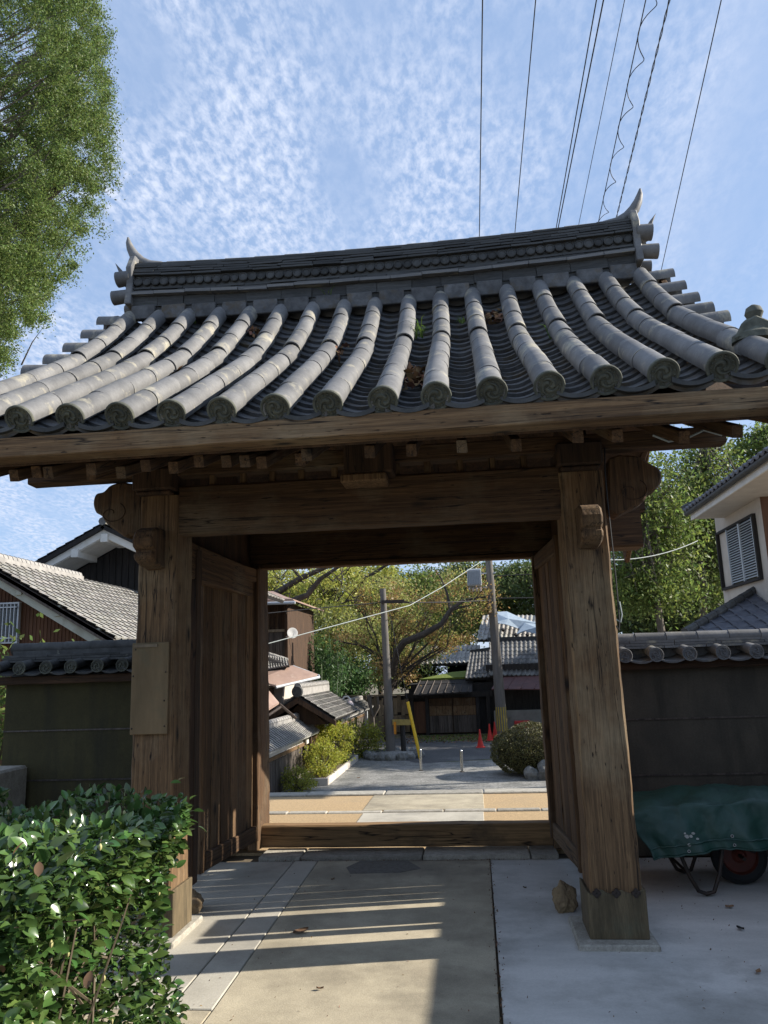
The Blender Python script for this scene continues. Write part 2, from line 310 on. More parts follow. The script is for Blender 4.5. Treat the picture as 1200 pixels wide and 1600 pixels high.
metal_roof = material('copper_brown_roof', (.33,.225,.175), (.27,.18,.14), (3,3,3), 5, .6, .05, c3=(.4,.3,.24), s3=1.5, var=.1)
redroof = material('maroon_metal', (.10,.035,.03), (.07,.025,.022), (4,4,4), 4, .6, .1)
tarp_m = material('green_tarpaulin', (.022,.072,.052), (.014,.048,.036), (5,5,5), 6, .5, .35, (16,16,16), c3=(.03,.085,.075), s3=3, t3=(.5,.8), spec=.5, bdist=.012)
blue_tarp = material('silver_tarpaulin', (.36,.42,.47), (.27,.33,.38), (5,5,5), 4, .4, .3, (9,9,9))
red_m = material('red_plastic', (.62,.03,.02), (.5,.025,.018), rough=.5, bump=0)
redbox_m = material('red_paint', (.5,.03,.03), (.42,.025,.025), rough=.5, bump=0)
yellow_m = material('yellow_plastic', (.72,.46,.02), (.62,.39,.02), (6,6,6), rough=.5, bump=0)
orange_m = material('orange_paint', (.75,.28,.02), rough=.5, bump=0)
rubber = material('rubber', (.018,.018,.018), rough=.8, bump=0)
rim_m = material('red_wheel_rim', (.15,.03,.016), (.08,.02,.012), rough=.5, bump=0)
milk = material('milk_glass', (.75,.62,.58), rough=.3, bump=0)
moss = material('moss', (.16,.20,.03), (.08,.11,.02), (10,10,10), 6, .95, .6)
bamboo = material('bamboo', (.26,.20,.13), (.15,.115,.075), (8,8,2), 4, .8, .2, var=.35)
darkglass = material('dark_glass', (.02,.025,.03), rough=.15, bump=0, spec=.6)
bark = material('bark', (.085,.068,.052), (.04,.032,.026), (9,9,3), 6, .9, .6, (30,30,8))
bark_p = material('pale_bark', (.16,.135,.11), (.09,.075,.06), (9,9,3), 6, .9, .5, (30,30,8))
def leafy(n, c, isl=.5, tr=.5, rough=.5): return material(n, c, tuple(v*.72 for v in c), (1.3,1.3,1.3), 3, rough, 0, island=isl, trans=tr, coord='Generated')
lf_cam = material('camellia_leaf', (.088,.150,.038), (.042,.090,.024), (3,3,3), 3, .22, 0, island=.6, trans=.2, spec=.6)
lf_cam2 = material('camellia_leaf_picked', (.088,.150,.038), (.042,.090,.024), (3,3,3), 3, .22, 0, var=.5, trans=.2, spec=.6)
lf_big = leafy('broad_tree_leaf', (.15,.215,.055)); lf_yel = leafy('yellow_green_leaf', (.42,.44,.09)); lf_or = leafy('orange_leaf', (.38,.26,.095))
lf_ol = leafy('olive_leaf', (.30,.32,.09)); lf_dk = leafy('dark_evergreen_leaf', (.10,.14,.045)); lf_bam = leafy('bamboo_leaf', (.09,.17,.055))
lf_rt = leafy('maple_green_leaf', (.165,.225,.055)); lf_topi = leafy('clipped_bush_leaf', (.12,.115,.035), .5, .2); lf_pl = leafy('planter_leaf', (.38,.40,.06))
lf_dead = material('dead_leaf', (.20,.105,.05), (.11,.06,.03), rough=.8, bump=0, island=.5, coord='Generated'); lf_dead1 = material('dry_leaf', (.22,.12,.06), (.12,.07,.035), rough=.8, bump=0, var=.4)
grass_m = material('grass_blade', (.13,.20,.03), (.10,.16,.03), rough=.6, bump=0, island=.3, trans=.3)
twig = material('twig', (.15,.115,.075), (.09,.07,.045), rough=.85, bump=0)
paint_y = material('hazard_yellow', (.5,.36,.03), rough=.7, bump=0)
flake = material('pale_flake', (.5,.5,.46), rough=.8, bump=0)
# ================================================================== GROUND
def solid(name, x0, x1, y0, y1, z0, z1, mat, parent=None, bevel=0, kind=None, jit=0):
    o = MB().box(x0, x1, y0, y1, z0, z1).build(name, mat, parent, bevel=bevel)
    if kind: o['kind'] = kind
    return o
yard = tag(MB().box(-60, 60, -45, 5.34, -2.3, -.035).build('courtyard_ground', earth), kind='structure')
def slab(name, pts, z, mat, t=.05, bev=.004):
    o = MB().prism([(x, y, z-t) for x, y in pts], (0, 0, t)).build(name, mat, yard, bevel=bev); return o
slab('concrete_slab', [(-1.9,-.86),(-.858,-.86),(-.905,1.86),(-1.9,1.86)], .0, concrete)
slab('concrete_slab', [(-.848,-.86),(-.648,-.86),(-.71,1.87),(-.895,1.87)], .002, concrete)
slab('concrete_slab', [(-.642,-.86),(-.64,-6.5),(.648,-6.5),(.650,-.98),(.665,1.88),(-.704,1.88)], .001, aggregate)
slab('concrete_slab', [(-3.2,-6.5),(-.646,-6.5),(-.648,-.87),(-3.2,-.87)], .0, aggregate)
slab('concrete_slab', [(.655,-6.5),(3.6,-6.5),(3.6,1.93),(.670,1.9)], .0, concrete_r)
slab('concrete_slab', [(-3.4,-.86),(-1.91,-.86),(-1.91,1.93),(-3.4,1.93)], -.004, concrete)
slab('mortar_patch', [(.02,1.86),(.14,1.62),(-.02,1.50),(-.38,1.48),(-.44,1.66),(-.36,1.86)], .0035, material('worn_grit', (.17,.155,.13), (.11,.10,.085), (30,30,30), 5, .95, .6, (90,90,90)), t=.01, bev=0)
for i, (x0, x1) in enumerate(((-1.2,-.86),(-.85,.13),(.14,.98),(.99,1.2))):
    o = MB().box(x0, x1, 1.885+random.uniform(0,.01), 2.2, -.03, .035+random.uniform(-.006,.006)).build('sill_stone', stone, yard, bevel=.008)
# outside landing: sand fields, two rows of slabs, curb stones, stairs
sandf = tag(MB().box(-4.5, 6, 2.2, 5.2, -.03, -.008).build('sand_path', sand), kind='structure')
for y0, y1 in ((2.5, 3.93), (4.10, 5.08)):
    for x0, x1 in (((-.63, .64),) if y0 < 3 else ((-.66, .65),)):
        MB().box(x0, x1, y0, y1, -.02, .0).build('paving_slab', concrete if y0 < 3 else aggregate, sandf, bevel=.004)
x = -4.2
while x < 5.5:
    w = random.uniform(.35, .8); MB().box(x, x+w-.01, 3.955+random.uniform(-.008,.008), 4.075+random.uniform(-.012,.012), -.03, .006+random.uniform(-.004,.004)).build('curb_stone', stone, sandf, bevel=.01); x += w
x = -4.4
while x < 5.5:
    w = random.uniform(.7, 1.3); MB().box(x, x+w-.012, 5.10, 5.36+random.uniform(-.006,.006), -.12, .012+random.uniform(-.003,.003)).build('curb_stone', stone, sandf, bevel=.01); x += w
steps = tag(MB().box(-3, 3, 5.34, 5.36, -2.3, -.13).build('stone_steps', stone), kind='structure')
for i in range(10): MB().box(-3, 3, 5.37+i*.38, 5.75+i*.38, -2.3, -.2*(i+1)).build('step', stone, steps, bevel=.01)
ZS = -2.0
street = tag(MB().box(-160, 160, 5.3, 320, -2.4, ZS).build('street_ground', earth), kind='structure')
tag(MB().prism([(-5.25,9.2,ZS-.02),(8,9.2,ZS-.02),(8,24.5,ZS-.02),(2,26,ZS-.02),(-1.2,25.2,ZS-.02),(-2.2,27,ZS-.02),(-5.25,27.5,ZS-.02)], (0,0,.024)).build('gravel_ground', gravel), kind='structure')
tag(MB().prism([(-30,28.5,ZS-.02),(-3.5,28.2,ZS-.02),(-1.5,25,ZS-.02),(-.3,25.6,ZS-.02),(2,26.3,ZS-.02),(14,24,ZS-.02),(14,30.5,ZS-.02),(1.5,32,ZS-.02),(-.5,33.5,ZS-.02),(-3,35.5,ZS-.02),(-30,36.5,ZS-.02)], (0,0,.028)).build('asphalt_road', asphalt), kind='structure')
P = np.stack([RNG.uniform(-3, 1.4, 420), RNG.uniform(32.5, 36.6, 420), np.full(420, ZS+.02)], 1)
tag(leafmesh(P, .12, lf_dead, 'fallen_leaves', bias=(0,0,0)), kind='stuff')
# ================================================================== GATE
gate = thing('temple_gate', 'old timber temple gate with grey tiled roof and two open plank doors', 'gate', (0, 1.2, 0))
# pillars
def pillar(x0, x1, y0, y1, z1, mat, label=None, top=None):
    o = timber('pillar', ((x0+x1)/2, (y0+y1)/2, .028), ((x0+x1)/2+(top or 0), (y0+y1)/2, z1), x1-x0, y1-y0, mat, gate, up=(0,1,0), cham=.012, jit=.0035, w2=(x1-x0)*.93, h2=(y1-y0)*.95, step=.05)
    return o
pR = pillar(1.185, 1.465, .0, .28, 2.63, wood_post)
pL = pillar(-1.46, -1.19, .0, .28, 2.63, wood_post)
for s, pp in ((1, pR), (-1, pL)):
    xa, xb = (1.165, 1.48) if s > 0 else (-1.48, -1.17)
    z = .27; n = 12; pts = [(xa, -.012, .03)]
    pts = [(xa, -.014, .03), (xb, -.014, .03), (xb, -.014, .28)]
    for i in range(1, n): pts.append((xb+(xa-xb)*i/n, -.014, .266+.010*math.sin(i/n*math.pi*6)+random.uniform(-.004,.004)))
    pts.append((xa, -.014, .27))
    MB().prism(pts, (0, .308, 0)).build('base_sheath', material('sheath_wood', (.15,.112,.062), (.085,.065,.036), (20,20,3), 6, .85, .4, c3=(.11,.105,.065), s3=3, grain=.25, gscale=(120,120,12)), pp, bevel=.004)
    for k in (.17, .5, .83):
        cx = xa+(xb-xa)*k; mb = MB()
        for a in range(4):
            q = a*math.pi/2+.0; mb.lathe([(.0, 0), (.013, 0), (.011, .006), (0, .007)], Matrix.Translation((cx+.013*math.cos(q), -.014, .262+.013*math.sin(q)))@Matrix.Rotation(R(90), 4, 'X'), 8)
        mb.build('flower_peg', iron, pp)
    MB().box(xa-.07, xb+.035, -.10, .40, -.03, .03).build('base_stone', stone, gate, bevel=.008)
for x0, x1 in ((-1.57, -1.262), (1.185, 1.50)): pillar(x0, x1, 2.19, 2.50, 2.46, wood)
# notice board on the left pillar
nb = MB().box(-1.462, -1.228, -.022, -.004, 1.155, 1.70).build('notice_board', board_m, gate, bevel=.003)
MB().box(-1.452, -1.30, -.030, -.0225, 1.672, 1.690).build('batten', bamboo, nb)
for x, z in ((-1.45,1.19),(-1.245,1.2),(-1.45,1.5),(-1.245,1.52),(-1.44,1.66),(-1.25,1.35)): MB().lathe([(.006,0),(.004,.004),(0,.005)], Matrix.Translation((x,-.0225,z))@Matrix.Rotation(R(90),4,'X'), 6).build('nail', iron, nb)
# lintel between the near pillars, bracket noses, blocks
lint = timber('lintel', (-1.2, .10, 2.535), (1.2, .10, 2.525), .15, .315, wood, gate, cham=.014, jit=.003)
def nose(px, Y, d, mat, name='carved_nose'):
    pts = [at(x, y, Y=Y) for x, y in px]
    o = MB().prism(pts, (0, d, 0)).build(name, mat, gate, bevel=.012); return o
def smooth_poly(px, n=4):
    out = []; k = len(px)
    for i in range(k):
        p0, p1, p2, p3 = (np.array(px[(i+j-1) % k], float) for j in range(4))
        if i == k-1: out.append(tuple(p1)); continue
        for t in np.arange(n)/n: out.append(tuple(.5*((2*p1)+(-p0+p2)*t+(2*p0-5*p1+4*p2-p3)*t*t+(-p0+3*p1-3*p2+p3)*t**3)))
    return out
nl = nose([(222,757)]+smooth_poly([(206,762),(190,754),(172,758),(161,768),(149,772),(145,786),(149,800),(158,806),(166,818),(182,830),(202,836)])[3:]+[(222,836)], .04, .17, wood)
nr = nose([(950,716)]+smooth_poly([(953,716),(975,711),(998,713),(1016,724),(1031,733),(1034,750),(1026,764),(1015,768),(1006,783),(985,795),(956,800)])[3:]+[(950,800)], .04, .17, wood)
for cx, cz, par, r in ((-1.66, 2.54, nl, .045), (1.62, 2.5, nr, .045)):   # carved spiral line of the cloud nose
    pts = [(cx+(.012+.0028*k)*math.cos(k*.22), .0385, cz+(.010+.0020*k)*math.sin(k*.22)) for k in range(34)]
    MB().tube([tuple(q) for q in pts], .0032, 5).build('spiral_carving', wood_dark, par)
for s in (-1, 1):
    X = 1.335*s
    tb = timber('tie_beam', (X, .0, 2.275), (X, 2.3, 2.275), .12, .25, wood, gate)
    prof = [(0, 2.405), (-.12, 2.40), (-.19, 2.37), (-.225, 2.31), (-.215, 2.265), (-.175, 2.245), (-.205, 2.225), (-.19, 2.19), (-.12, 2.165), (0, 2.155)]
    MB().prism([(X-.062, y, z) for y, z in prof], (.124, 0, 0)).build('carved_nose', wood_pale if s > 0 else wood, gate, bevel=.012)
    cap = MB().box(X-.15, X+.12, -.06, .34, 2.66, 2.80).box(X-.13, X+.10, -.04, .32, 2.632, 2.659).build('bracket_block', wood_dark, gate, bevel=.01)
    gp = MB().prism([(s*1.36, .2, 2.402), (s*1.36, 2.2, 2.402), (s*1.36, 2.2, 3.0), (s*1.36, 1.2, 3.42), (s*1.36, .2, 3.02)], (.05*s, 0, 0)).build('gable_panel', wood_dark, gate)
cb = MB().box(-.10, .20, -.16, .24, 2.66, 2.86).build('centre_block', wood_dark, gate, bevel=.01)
MB().box(-.12, .16, -.17, .02, 2.605, 2.658).build('tray', wood_pale, cb, bevel=.01)
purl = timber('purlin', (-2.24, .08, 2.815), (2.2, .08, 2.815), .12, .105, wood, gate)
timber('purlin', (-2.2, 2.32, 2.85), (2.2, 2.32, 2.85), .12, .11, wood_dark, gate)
st = timber('pale_rafter_stub', (-1.0, .09, 2.69), (-1.0, .09, 2.765), .042, .05, wood_pale, gate, up=(0,1,0))  # pale stubs added for far rafter ends seen back-lit through the gap
for k in range(1, 11): clone(st, Matrix.Translation((-1.0+k*.2+(random.uniform(-.015,.015)), .09, 2.69))@WM[st.name].to_3x3().to_4x4())
# main beams over the doors
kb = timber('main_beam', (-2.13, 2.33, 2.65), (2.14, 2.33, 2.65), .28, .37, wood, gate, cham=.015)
timber('head_rail', (-1.26, 2.25, 2.443), (1.19, 2.25, 2.433), .13, .045, wood, gate)
# threshold
timber('threshold', (-1.262, 2.25, .123), (1.185, 2.25, .123), .14, .175, material('sill_wood', (.30,.185,.085), (.17,.10,.045), (42,42,.7), 6, .85, .4, (70,70,4), c3=(.13,.085,.045), s3=2.5, grain=.3, gscale=(150,150,5), crack=10), gate, cham=.01)
for s, x in ((-1, -1.30), (1, 1.23)): MB().box(x-.045, x+.045, 2.08, 2.2, .03, .26).build('pivot_block', wood_pale, gate, bevel=.01)
# doors
def door(H, E, z0, z1, side):
    """leaf hinged at H, free edge at E"""
    H = Vector((*H, 0)); E = Vector((*E, 0)); d = (E-H).normalized(); L = (E-H).length; n = Vector((d.y, -d.x, 0))*side  # n = towards the passage
    fr = Matrix((d, n, Vector((0,0,1)))).transposed().to_4x4(); fr.translation = H
    dr = bpy.data.objects.new('door', None); dr.empty_display_size = .1; link(dr, gate, Matrix.Translation((H+E)/2+Vector((0,0,z0))))
    def P(u, v, z): return fr @ Vector((u, v, z))
    timber('stile', P(.045, 0, z0), P(.045, 0, z1), .09, .075, wood, dr, up=d); timber('stile', P(L-.04, 0, z0), P(L-.04, 0, z1), .08, .075, wood, dr, up=d)
    timber('rail', P(.09, 0, z0+.06), P(L-.08, 0, z0+.06), .07, .12, wood_pale if side < 0 else wood, dr); timber('rail', P(.09, 0, z1-.06), P(L-.08, 0, z1-.06), .07, .12, wood, dr)
    k = 6; w = (L-.17)/k; u = .09
    for i in range(k):
        ww = w*(1+.18*math.sin(i*2.3)); ww = min(ww, L-.082-u); 
        timber('plank', P(u+ww/2, .008+random.uniform(-.005,.005), z0+.12), P(u+ww/2, .008+random.uniform(-.005,.005), z1-.12), ww-.006, .026, wood if i % 2 else wood_pale, dr, up=n, cham=.003, jit=.0015)
        u += ww
    for (uu, zz) in ((L-.04, z0+1.05), (L-.04, z0+.85), (.45, z0+1.08), (.45, z0+.93)):
        M = Matrix.Translation(P(uu, .03, zz))@n.to_track_quat('Z', 'Y').to_matrix().to_4x4()
        MB().lathe([(.034, 0), (.036, .012), (.022, .024), (.014, .03), (.012, .046), (.004, .052), (0, .053)], M, 16).build('boss', wood_pale if zz < z0+1.06 else iron, dr, smooth=True)
    for zz in (z0+.32, z1-.35):
        M = fr; mb = MB(); a = P(.0, .045, zz); 
        mb.prism([P(.0, .04, zz-.035), P(.11, .04, zz-.028), P(.13, .04, zz), P(.11, .04, zz+.035), P(.0, .04, zz+.03)], n*.006); mb.build('hinge_strap', iron, dr)
    return dr
door((-1.275, 2.10), (-1.395, .97), .125, 2.40, 1)
door((1.205, 2.10), (1.285, .96), .125, 2.40, -1)
timber('door_post', (-1.30, .60, .16), (-1.30, .60, 2.36), .07, .10, wood_dark, gate, up=(0,1,0))
timber('door_post', (1.33, .725, .02), (1.33, .725, 1.38), .07, .31, wood_dark, gate, up=(0,1,0), jit=.001)
timber('door_post', (1.33, .495, .02), (1.33, .495, 1.38), .06, .085, wood_dark, gate, up=(0,1,0), jit=.001)
# ---- roof
YR = 1.2; PY = [-1.2,-.8,-.3,.1,.5,.8,1.0,1.2]; PZ = [2.733,2.976,3.278,3.535,3.845,4.11,4.30,4.50]
def prof(y): 
    y = y if y <= YR else 2*YR-y
    return float(np.interp(y, PY, PZ))
YY = np.linspace(-1.2, 1.2, 241); ZZ = np.convolve(np.pad(np.array([prof(y) for y in YY]), 12, mode='reflect', reflect_type='odd'), np.ones(25)/25, 'valid')
SS = np.concatenate([[0], np.cumsum(np.hypot(np.diff(YY), np.diff(ZZ)))]); SLEN = SS[-1]
def onslope(s, X=0, back=False):
    """point, slope direction and normal at arc length s from the eave"""
    y = float(np.interp(s, SS, YY)); z = float(np.interp(s, SS, ZZ)); y2 = float(np.interp(s+.03, SS, YY)); z2 = float(np.interp(s+.03, SS, ZZ)); y1 = float(np.interp(s-.03, SS, YY)); z1 = float(np.interp(s-.03, SS, ZZ))
    z += .065*(X/2.1)**2
    t = Vector((0, y2-y1, z2-z1)).normalized()
    if back: y = 2*YR-y; t = Vector((0, -t.y, t.z))
    nn = Vector((0, -t.z, t.y)) if not back else Vector((0, t.z, -t.y))
    return Vector((X, y, z)), t, nn
def smat(s, X=0, back=False, off=0, roll=0, pitch=0):
    p, t, nn = onslope(s, X, back); x = t.cross(nn)
    M = Matrix((x, t, nn)).transposed().to_4x4(); M.translation = p+nn*off
    return M @ Matrix.Rotation(roll, 4, 'Y') @ Matrix.Rotation(pitch, 4, 'X')
sec = [(y, z-.15) for y, z in zip(YY[10::12], ZZ[10::12])]; sec = sec+[(2*YR-y, z) for y, z in sec[::-1][1:]]
low = [(3.40, 2.76), (1.2, 3.46), (-1.04, 2.575)]
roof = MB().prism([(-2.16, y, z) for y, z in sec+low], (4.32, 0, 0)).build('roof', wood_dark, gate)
# rafters, their ends under the fascia
for sgn in (1, -1):
    a, b = ((-1.03, 2.548), (1.2, 3.455)) if sgn > 0 else ((3.25, 2.84), (1.2, 3.455))
    xs = [-2.1+.25*i for i in range(18)]+([-1.98+.25*i for i in range(8)] if sgn > 0 else [])
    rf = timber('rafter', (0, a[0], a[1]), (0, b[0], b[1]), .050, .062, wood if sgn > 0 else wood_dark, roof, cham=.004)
    M0 = WM[rf.name].copy()
    for i, x in enumerate(xs):
        o = rf if i == 0 else clone(rf, None); M = Matrix.Translation((x+random.uniform(-.05, .05), random.uniform(.0,.12), random.uniform(-.008,.010))) @ M0 @ Matrix.Rotation(random.uniform(-.02,.02), 4, 'Z'); o.matrix_basis = M; WM[o.name] = M
# fascia boards
for yy, zz in ((-1.115, 0), (3.40, .22)):
    timber('fascia', (-2.32, yy, 2.634+zz), (2.32, yy, 2.634+zz), .12, .104, wood_post, roof, cham=.006)
    if yy < 0: timber('eave_board', (-2.32, yy+.012, 2.688), (2.32, yy+.012, 2.688), .10, .030, wood_dark, roof, cham=.004, sag=-.05)
for s in (-1, 1):   # barge boards
    for back in (0, 1):
        up = []; lo = []
        for q in np.linspace(.05, SLEN, 9):
            p, t, nn = onslope(q, 0, back); a = p-nn*.075; b = p-nn*.34; up.append((2.20*s, a.y, a.z+.05)); lo.append((2.20*s, b.y, b.z))
        MB().prism(up+lo[::-1], (.05*s, 0, 0)).build('barge_board', wood, roof, bevel=.006)
# cover tiles
def half_pipe(L, r0, r1, th=.014, a0=-25, a1=205, n=12):
    """cover tile along local Y: wide lower end at y=0"""
    V = []; F = []
    for y, ro in ((0, r0), (L, r1)):
        for rr in (ro, ro-th):
            for i in range(n+1):
                q = R(a0+(a1-a0)*i/n); V.append((rr*math.cos(q), y, rr*math.sin(q)))
    m = n+1
    for i in range(n):
        F += [(i, i+1, 2*m+i+1, 2*m+i), (m+i, 3*m+i, 3*m+i+1, m+i+1), (i, m+i, m+i+1, i+1), (2*m+i, 2*m+i+1, 3*m+i+1, 3*m+i)]
    F += [(0, 2*m, 3*m, m), (n, m+n, 3*m+n, 2*m+n)]
    return MB().add(V, F)
def tomoe(r, name='end_disc', mat=None, parent=None, M=None):
    """round tile end with rim, ring of beads and three-comma crest; faces local -Y"""
    mb = MB(); Q = Matrix.Rotation(R(90), 4, 'X')   # local z -> -y
    mb.lathe([(r*.97, -.014), (r*1.0, .0), (r*.96, .006), (r*.84, .005), (r*.80, -.004), (0, -.004)], Q, 28)
    for i in range(14):
        q = i*math.tau/14; mb.lathe([(r*.062, -.004), (r*.05, .003), (0, .005)], Matrix.Translation((r*.68*math.cos(q), 0, r*.68*math.sin(q)))@Q, 6)
    for k in range(3):
        V = []; F = []; m = 9
        for i in range(m):
            t = i/(m-1); q = k*math.tau/3+t*2.7; rr = r*(.20+.36*t); w = r*(.17*(1-t)**.8+.015)
            c = Vector((rr*math.cos(q), rr*math.sin(q), 0)); e = Vector((math.cos(q), math.sin(q), 0))
            for a, h in ((-w, -.004), (-w*.5, .005), (w*.5, .005), (w, -.004)): V.append(Q @ Vector((c.x+e.x*a, c.y+e.y*a, h)))
        for i in range(m-1):
            for j in range(3): F.append((i*4+j, i*4+j+1, (i+1)*4+j+1, (i+1)*4+j))
        F += [(0,1,2,3)]
        mb.add(V, F)
    return mb.build(name, mat or tile_disc, parent, smooth=True, M=M, sharp=30)
NR = 17; SP = .2585; NT = 8; TL = (SLEN-.20)/NT
ct = half_pipe(TL+.02, .0640, .0628, th=.008).build('cover_tile', tile, roof, smooth=True)
dt = tomoe(.0735, parent=roof)
first = True
RJ = [(random.uniform(-.012,.012), random.uniform(-.02,.02)) for _ in range(NR)]
for i in range(NR):
    X = (i-8)*SP; jx, js = RJ[i]; ph = random.uniform(0, 6)
    M = smat(js+.0, X+jx*.4, off=.0, pitch=R(8)); M = M @ Matrix.Rotation(random.uniform(0, 6), 4, 'Y')
    d = dt if i == 0 else clone(dt); d.matrix_basis = M; WM[d.name] = M
    for k in range(NT):
        dx = .006*math.sin(k*.8+ph)+random.uniform(-.0025, .0025); sc = 1+random.uniform(-.012, .016)
        M = smat(js*(1-k/NT)+k*TL+(.004 if k == 0 else 0), X+jx*(1-k/NT)+dx*(k > 0), off=random.uniform(-.0015, .0015), roll=random.uniform(-.08, .08), pitch=random.uniform(-.006, .010)) @ Matrix.Diagonal((sc*1.03 if k == 0 else sc, 1, sc, 1))
        c = ct if first else clone(ct); first = False; c.matrix_basis = M; WM[c.name] = M
for s in (-1, 1):   # verge tiles laid crosswise, their mouths outwards
    for j, y in enumerate((.99, .75, .50, .25, .0)):
        for back in (0, 1):
            if back and j > 4: continue
            q = float(np.interp(y, YY, SS)); p, t, nn = onslope(q, 2.1*s, back)
            M = Matrix.Translation(Vector((2.285*s, p.y, p.z-.012)))@Matrix.Rotation(R(90)*s, 4, 'Z')@Matrix.Rotation(R(-4), 4, 'X')@Matrix.Diagonal((1.06,.62,1.06,1))
            clone(ct, M)
# eave pan tiles between the rolls
def pan(w, L, sag, th, n=8):
    V = []; F = []
    for y, dz in ((0, .006), (L, -.012)):
        for h in (0, -th):
            for i in range(n+1):
                a = i/n*2-1; V.append((a*w/2, y, dz+h+sag*(a*a-1)))
    m = n+1
    for i in range(n): F += [(i, 2*m+i, 2*m+i+1, i+1), (m+i, m+i+1, 3*m+i+1, 3*m+i), (i, i+1, m+i+1, m+i), (2*m+i, 3*m+i, 3*m+i+1, 2*m+i+1)]
    F += [(0, m, 3*m, 2*m), (n, 2*m+n, 3*m+n, m+n)]
    return MB().add(V, F)
pt = pan(.235, .185, .042, .024).build('pan_tile', tile_pan, roof, smooth=True, sharp=35)
EXP = .122; NPR = int((SLEN-.10)/EXP); cnt = 0; rest = MB(); proto = pan(.235, .185, .042, .024)
for k in range(NPR):
    for i in range(NR-1):
        X = (i-7.5)*SP
        M = smat(.015+k*EXP+random.uniform(-.006,.006), X+random.uniform(-.004,.004), off=-.040+random.uniform(-.003,.003), roll=random.uniform(-.03,.03), pitch=R(-3.2)+random.uniform(-.02,.02))
        if cnt < 300:
            c = pt if cnt == 0 else clone(pt); c.matrix_basis = M; WM[c.name] = M
        else: rest.add([M @ Vector(v) for v in proto.v], proto.f)
        cnt += 1
rest.build('upper_pan_tiles', tile_pan, roof, smooth=True, sharp=35)['kind'] = 'stuff'
eb = MB()
for i in range(NR-1):
    X = (i-7.5)*SP; p, t, nn = onslope(.0, X); q = MB(); pts = []
    for a in np.linspace(-1, 1, 9): pts.append((X+a*.092, p.y+.02, p.z-.012+.030*(a*a-1)))
    for a in np.linspace(1, -1, 9): pts.append((X+a*.092, p.y+.02, p.z-.040+.022*(a*a-1)))
    o = MB().prism(pts, (0, .03, 0)).build('eave_tile', tile_d, roof)
# back slope: rolls and pans joined, it faces away
bk = MB(); cp = half_pipe(TL+.02, .0665, .0600)
for i in range(NR):
    for k in range(NT):
        M = smat(k*TL, (i-8)*SP, back=True); bk.add([M @ Vector(v) for v in cp.v], cp.f)
V = []; F = []; nx = 33
for k in range(25):
    for i in range(nx):
        p, t, nn = onslope(k*SLEN/25, (i-16)*SP/2, True); p = p+nn*(-.07+(.03 if i % 2 == 0 else 0)); V.append(p)
for k in range(24):
    for i in range(nx-1): F.append((k*nx+i, k*nx+i+1, (k+1)*nx+i+1, (k+1)*nx+i))
bk.add(V, F); bk.build('rear_slope_tiles', tile, roof, smooth=True)['kind'] = 'stuff'
# ridge
def rdz(X): return .055*(abs(X)/2.05)**2.2
ridge = MB()
n = 40; V = []; F = []
for i in range(n+1):
    X = -2.03+4.06*i/n; z = rdz(X)
    for (y, zz) in ((YR-.125, 4.40), (YR-.125, 4.87), (YR+.125, 4.87), (YR+.125, 4.40)): V.append((X, y, zz+z))
for i in range(n):
    for j in range(4): F.append((i*4+j, i*4+(j+1) % 4, (i+1)*4+(j+1) % 4, (i+1)*4+j))
F += [(0,1,2,3), (n*4, n*4+1, n*4+2, n*4+3)]
rg = ridge.add(V, F).build('ridge', tile_d, gate)
nosh = MB().box(-.13, .13, -1, 1, 0, 1).build('ridge_tile', tile_d, rg, bevel=0)
seedn = True
for (z0, z1, hy, mt) in ((4.465, 4.548, .140, tile_d), (4.555, 4.580, .185, tile), (4.588, 4.604, .158, tile_d), (4.614, 4.630, .150, tile_d), (4.738, 4.754, .162, tile_d), (4.765, 4.781, .152, tile_d), (4.792, 4.808, .146, tile_d), (4.819, 4.834, .138, tile_d), (4.845, 4.860, .128, tile_d)):
    x = -2.04+random.uniform(-.1, 0)
    while x < 2.02:
        L = random.uniform(.22, .30); xa = max(x, -2.05); xb = min(x+L-.004, 2.05); cx = (xa+xb)/2
        slope = math.atan2(rdz(xb)-rdz(xa), xb-xa)
        M = Matrix.Translation((cx, YR+random.uniform(-.006,.006), z0+rdz(cx)+random.uniform(-.004,.004)))@Matrix.Rotation(-slope+random.uniform(-.022,.022), 4, 'Y')@Matrix.Diagonal(((xb-xa)/.26, hy, z1-z0, 1))
        c = nosh if seedn else clone(nosh); seedn = False; c.matrix_basis = M; WM[c.name] = M
        if mt is tile: c.material_slots[0].link = 'OBJECT'; c.material_slots[0].material = mt
        x += L
rd = MB().lathe([(.036, -.02), (.036, .02), (.030, .024), (.027, .018), (0, .020)], Matrix.Rotation(R(90), 4, 'X'), 16).build('ridge_disc', tile_d, rg, smooth=True, sharp=30)
for i in range(54):
    X = -2.0+4.0*i/53; sc = random.uniform(.93, 1.05); M = Matrix.Translation((X, YR-.13, 4.686+rdz(X)))@Matrix.Diagonal((sc, 1, sc, 1))
    c = rd if i == 0 else clone(rd); c.matrix_basis = M; WM[c.name] = M
rt_ = MB().tube([(0,0,0),(.262,0,0)], [.058,.053], 14).build('ridge_roll', tile, rg, smooth=True)
for i in range(16):
    xa = -2.06+i*.2575; xb = xa+.2575; M = Matrix.Translation((xa, YR, 4.882+rdz(xa)))@Matrix.Rotation(-math.atan2(rdz(xb)-rdz(xa), .2575), 4, 'Y')
    c = rt_ if i == 0 else clone(rt_); c.matrix_basis = M; WM[c.name] = M
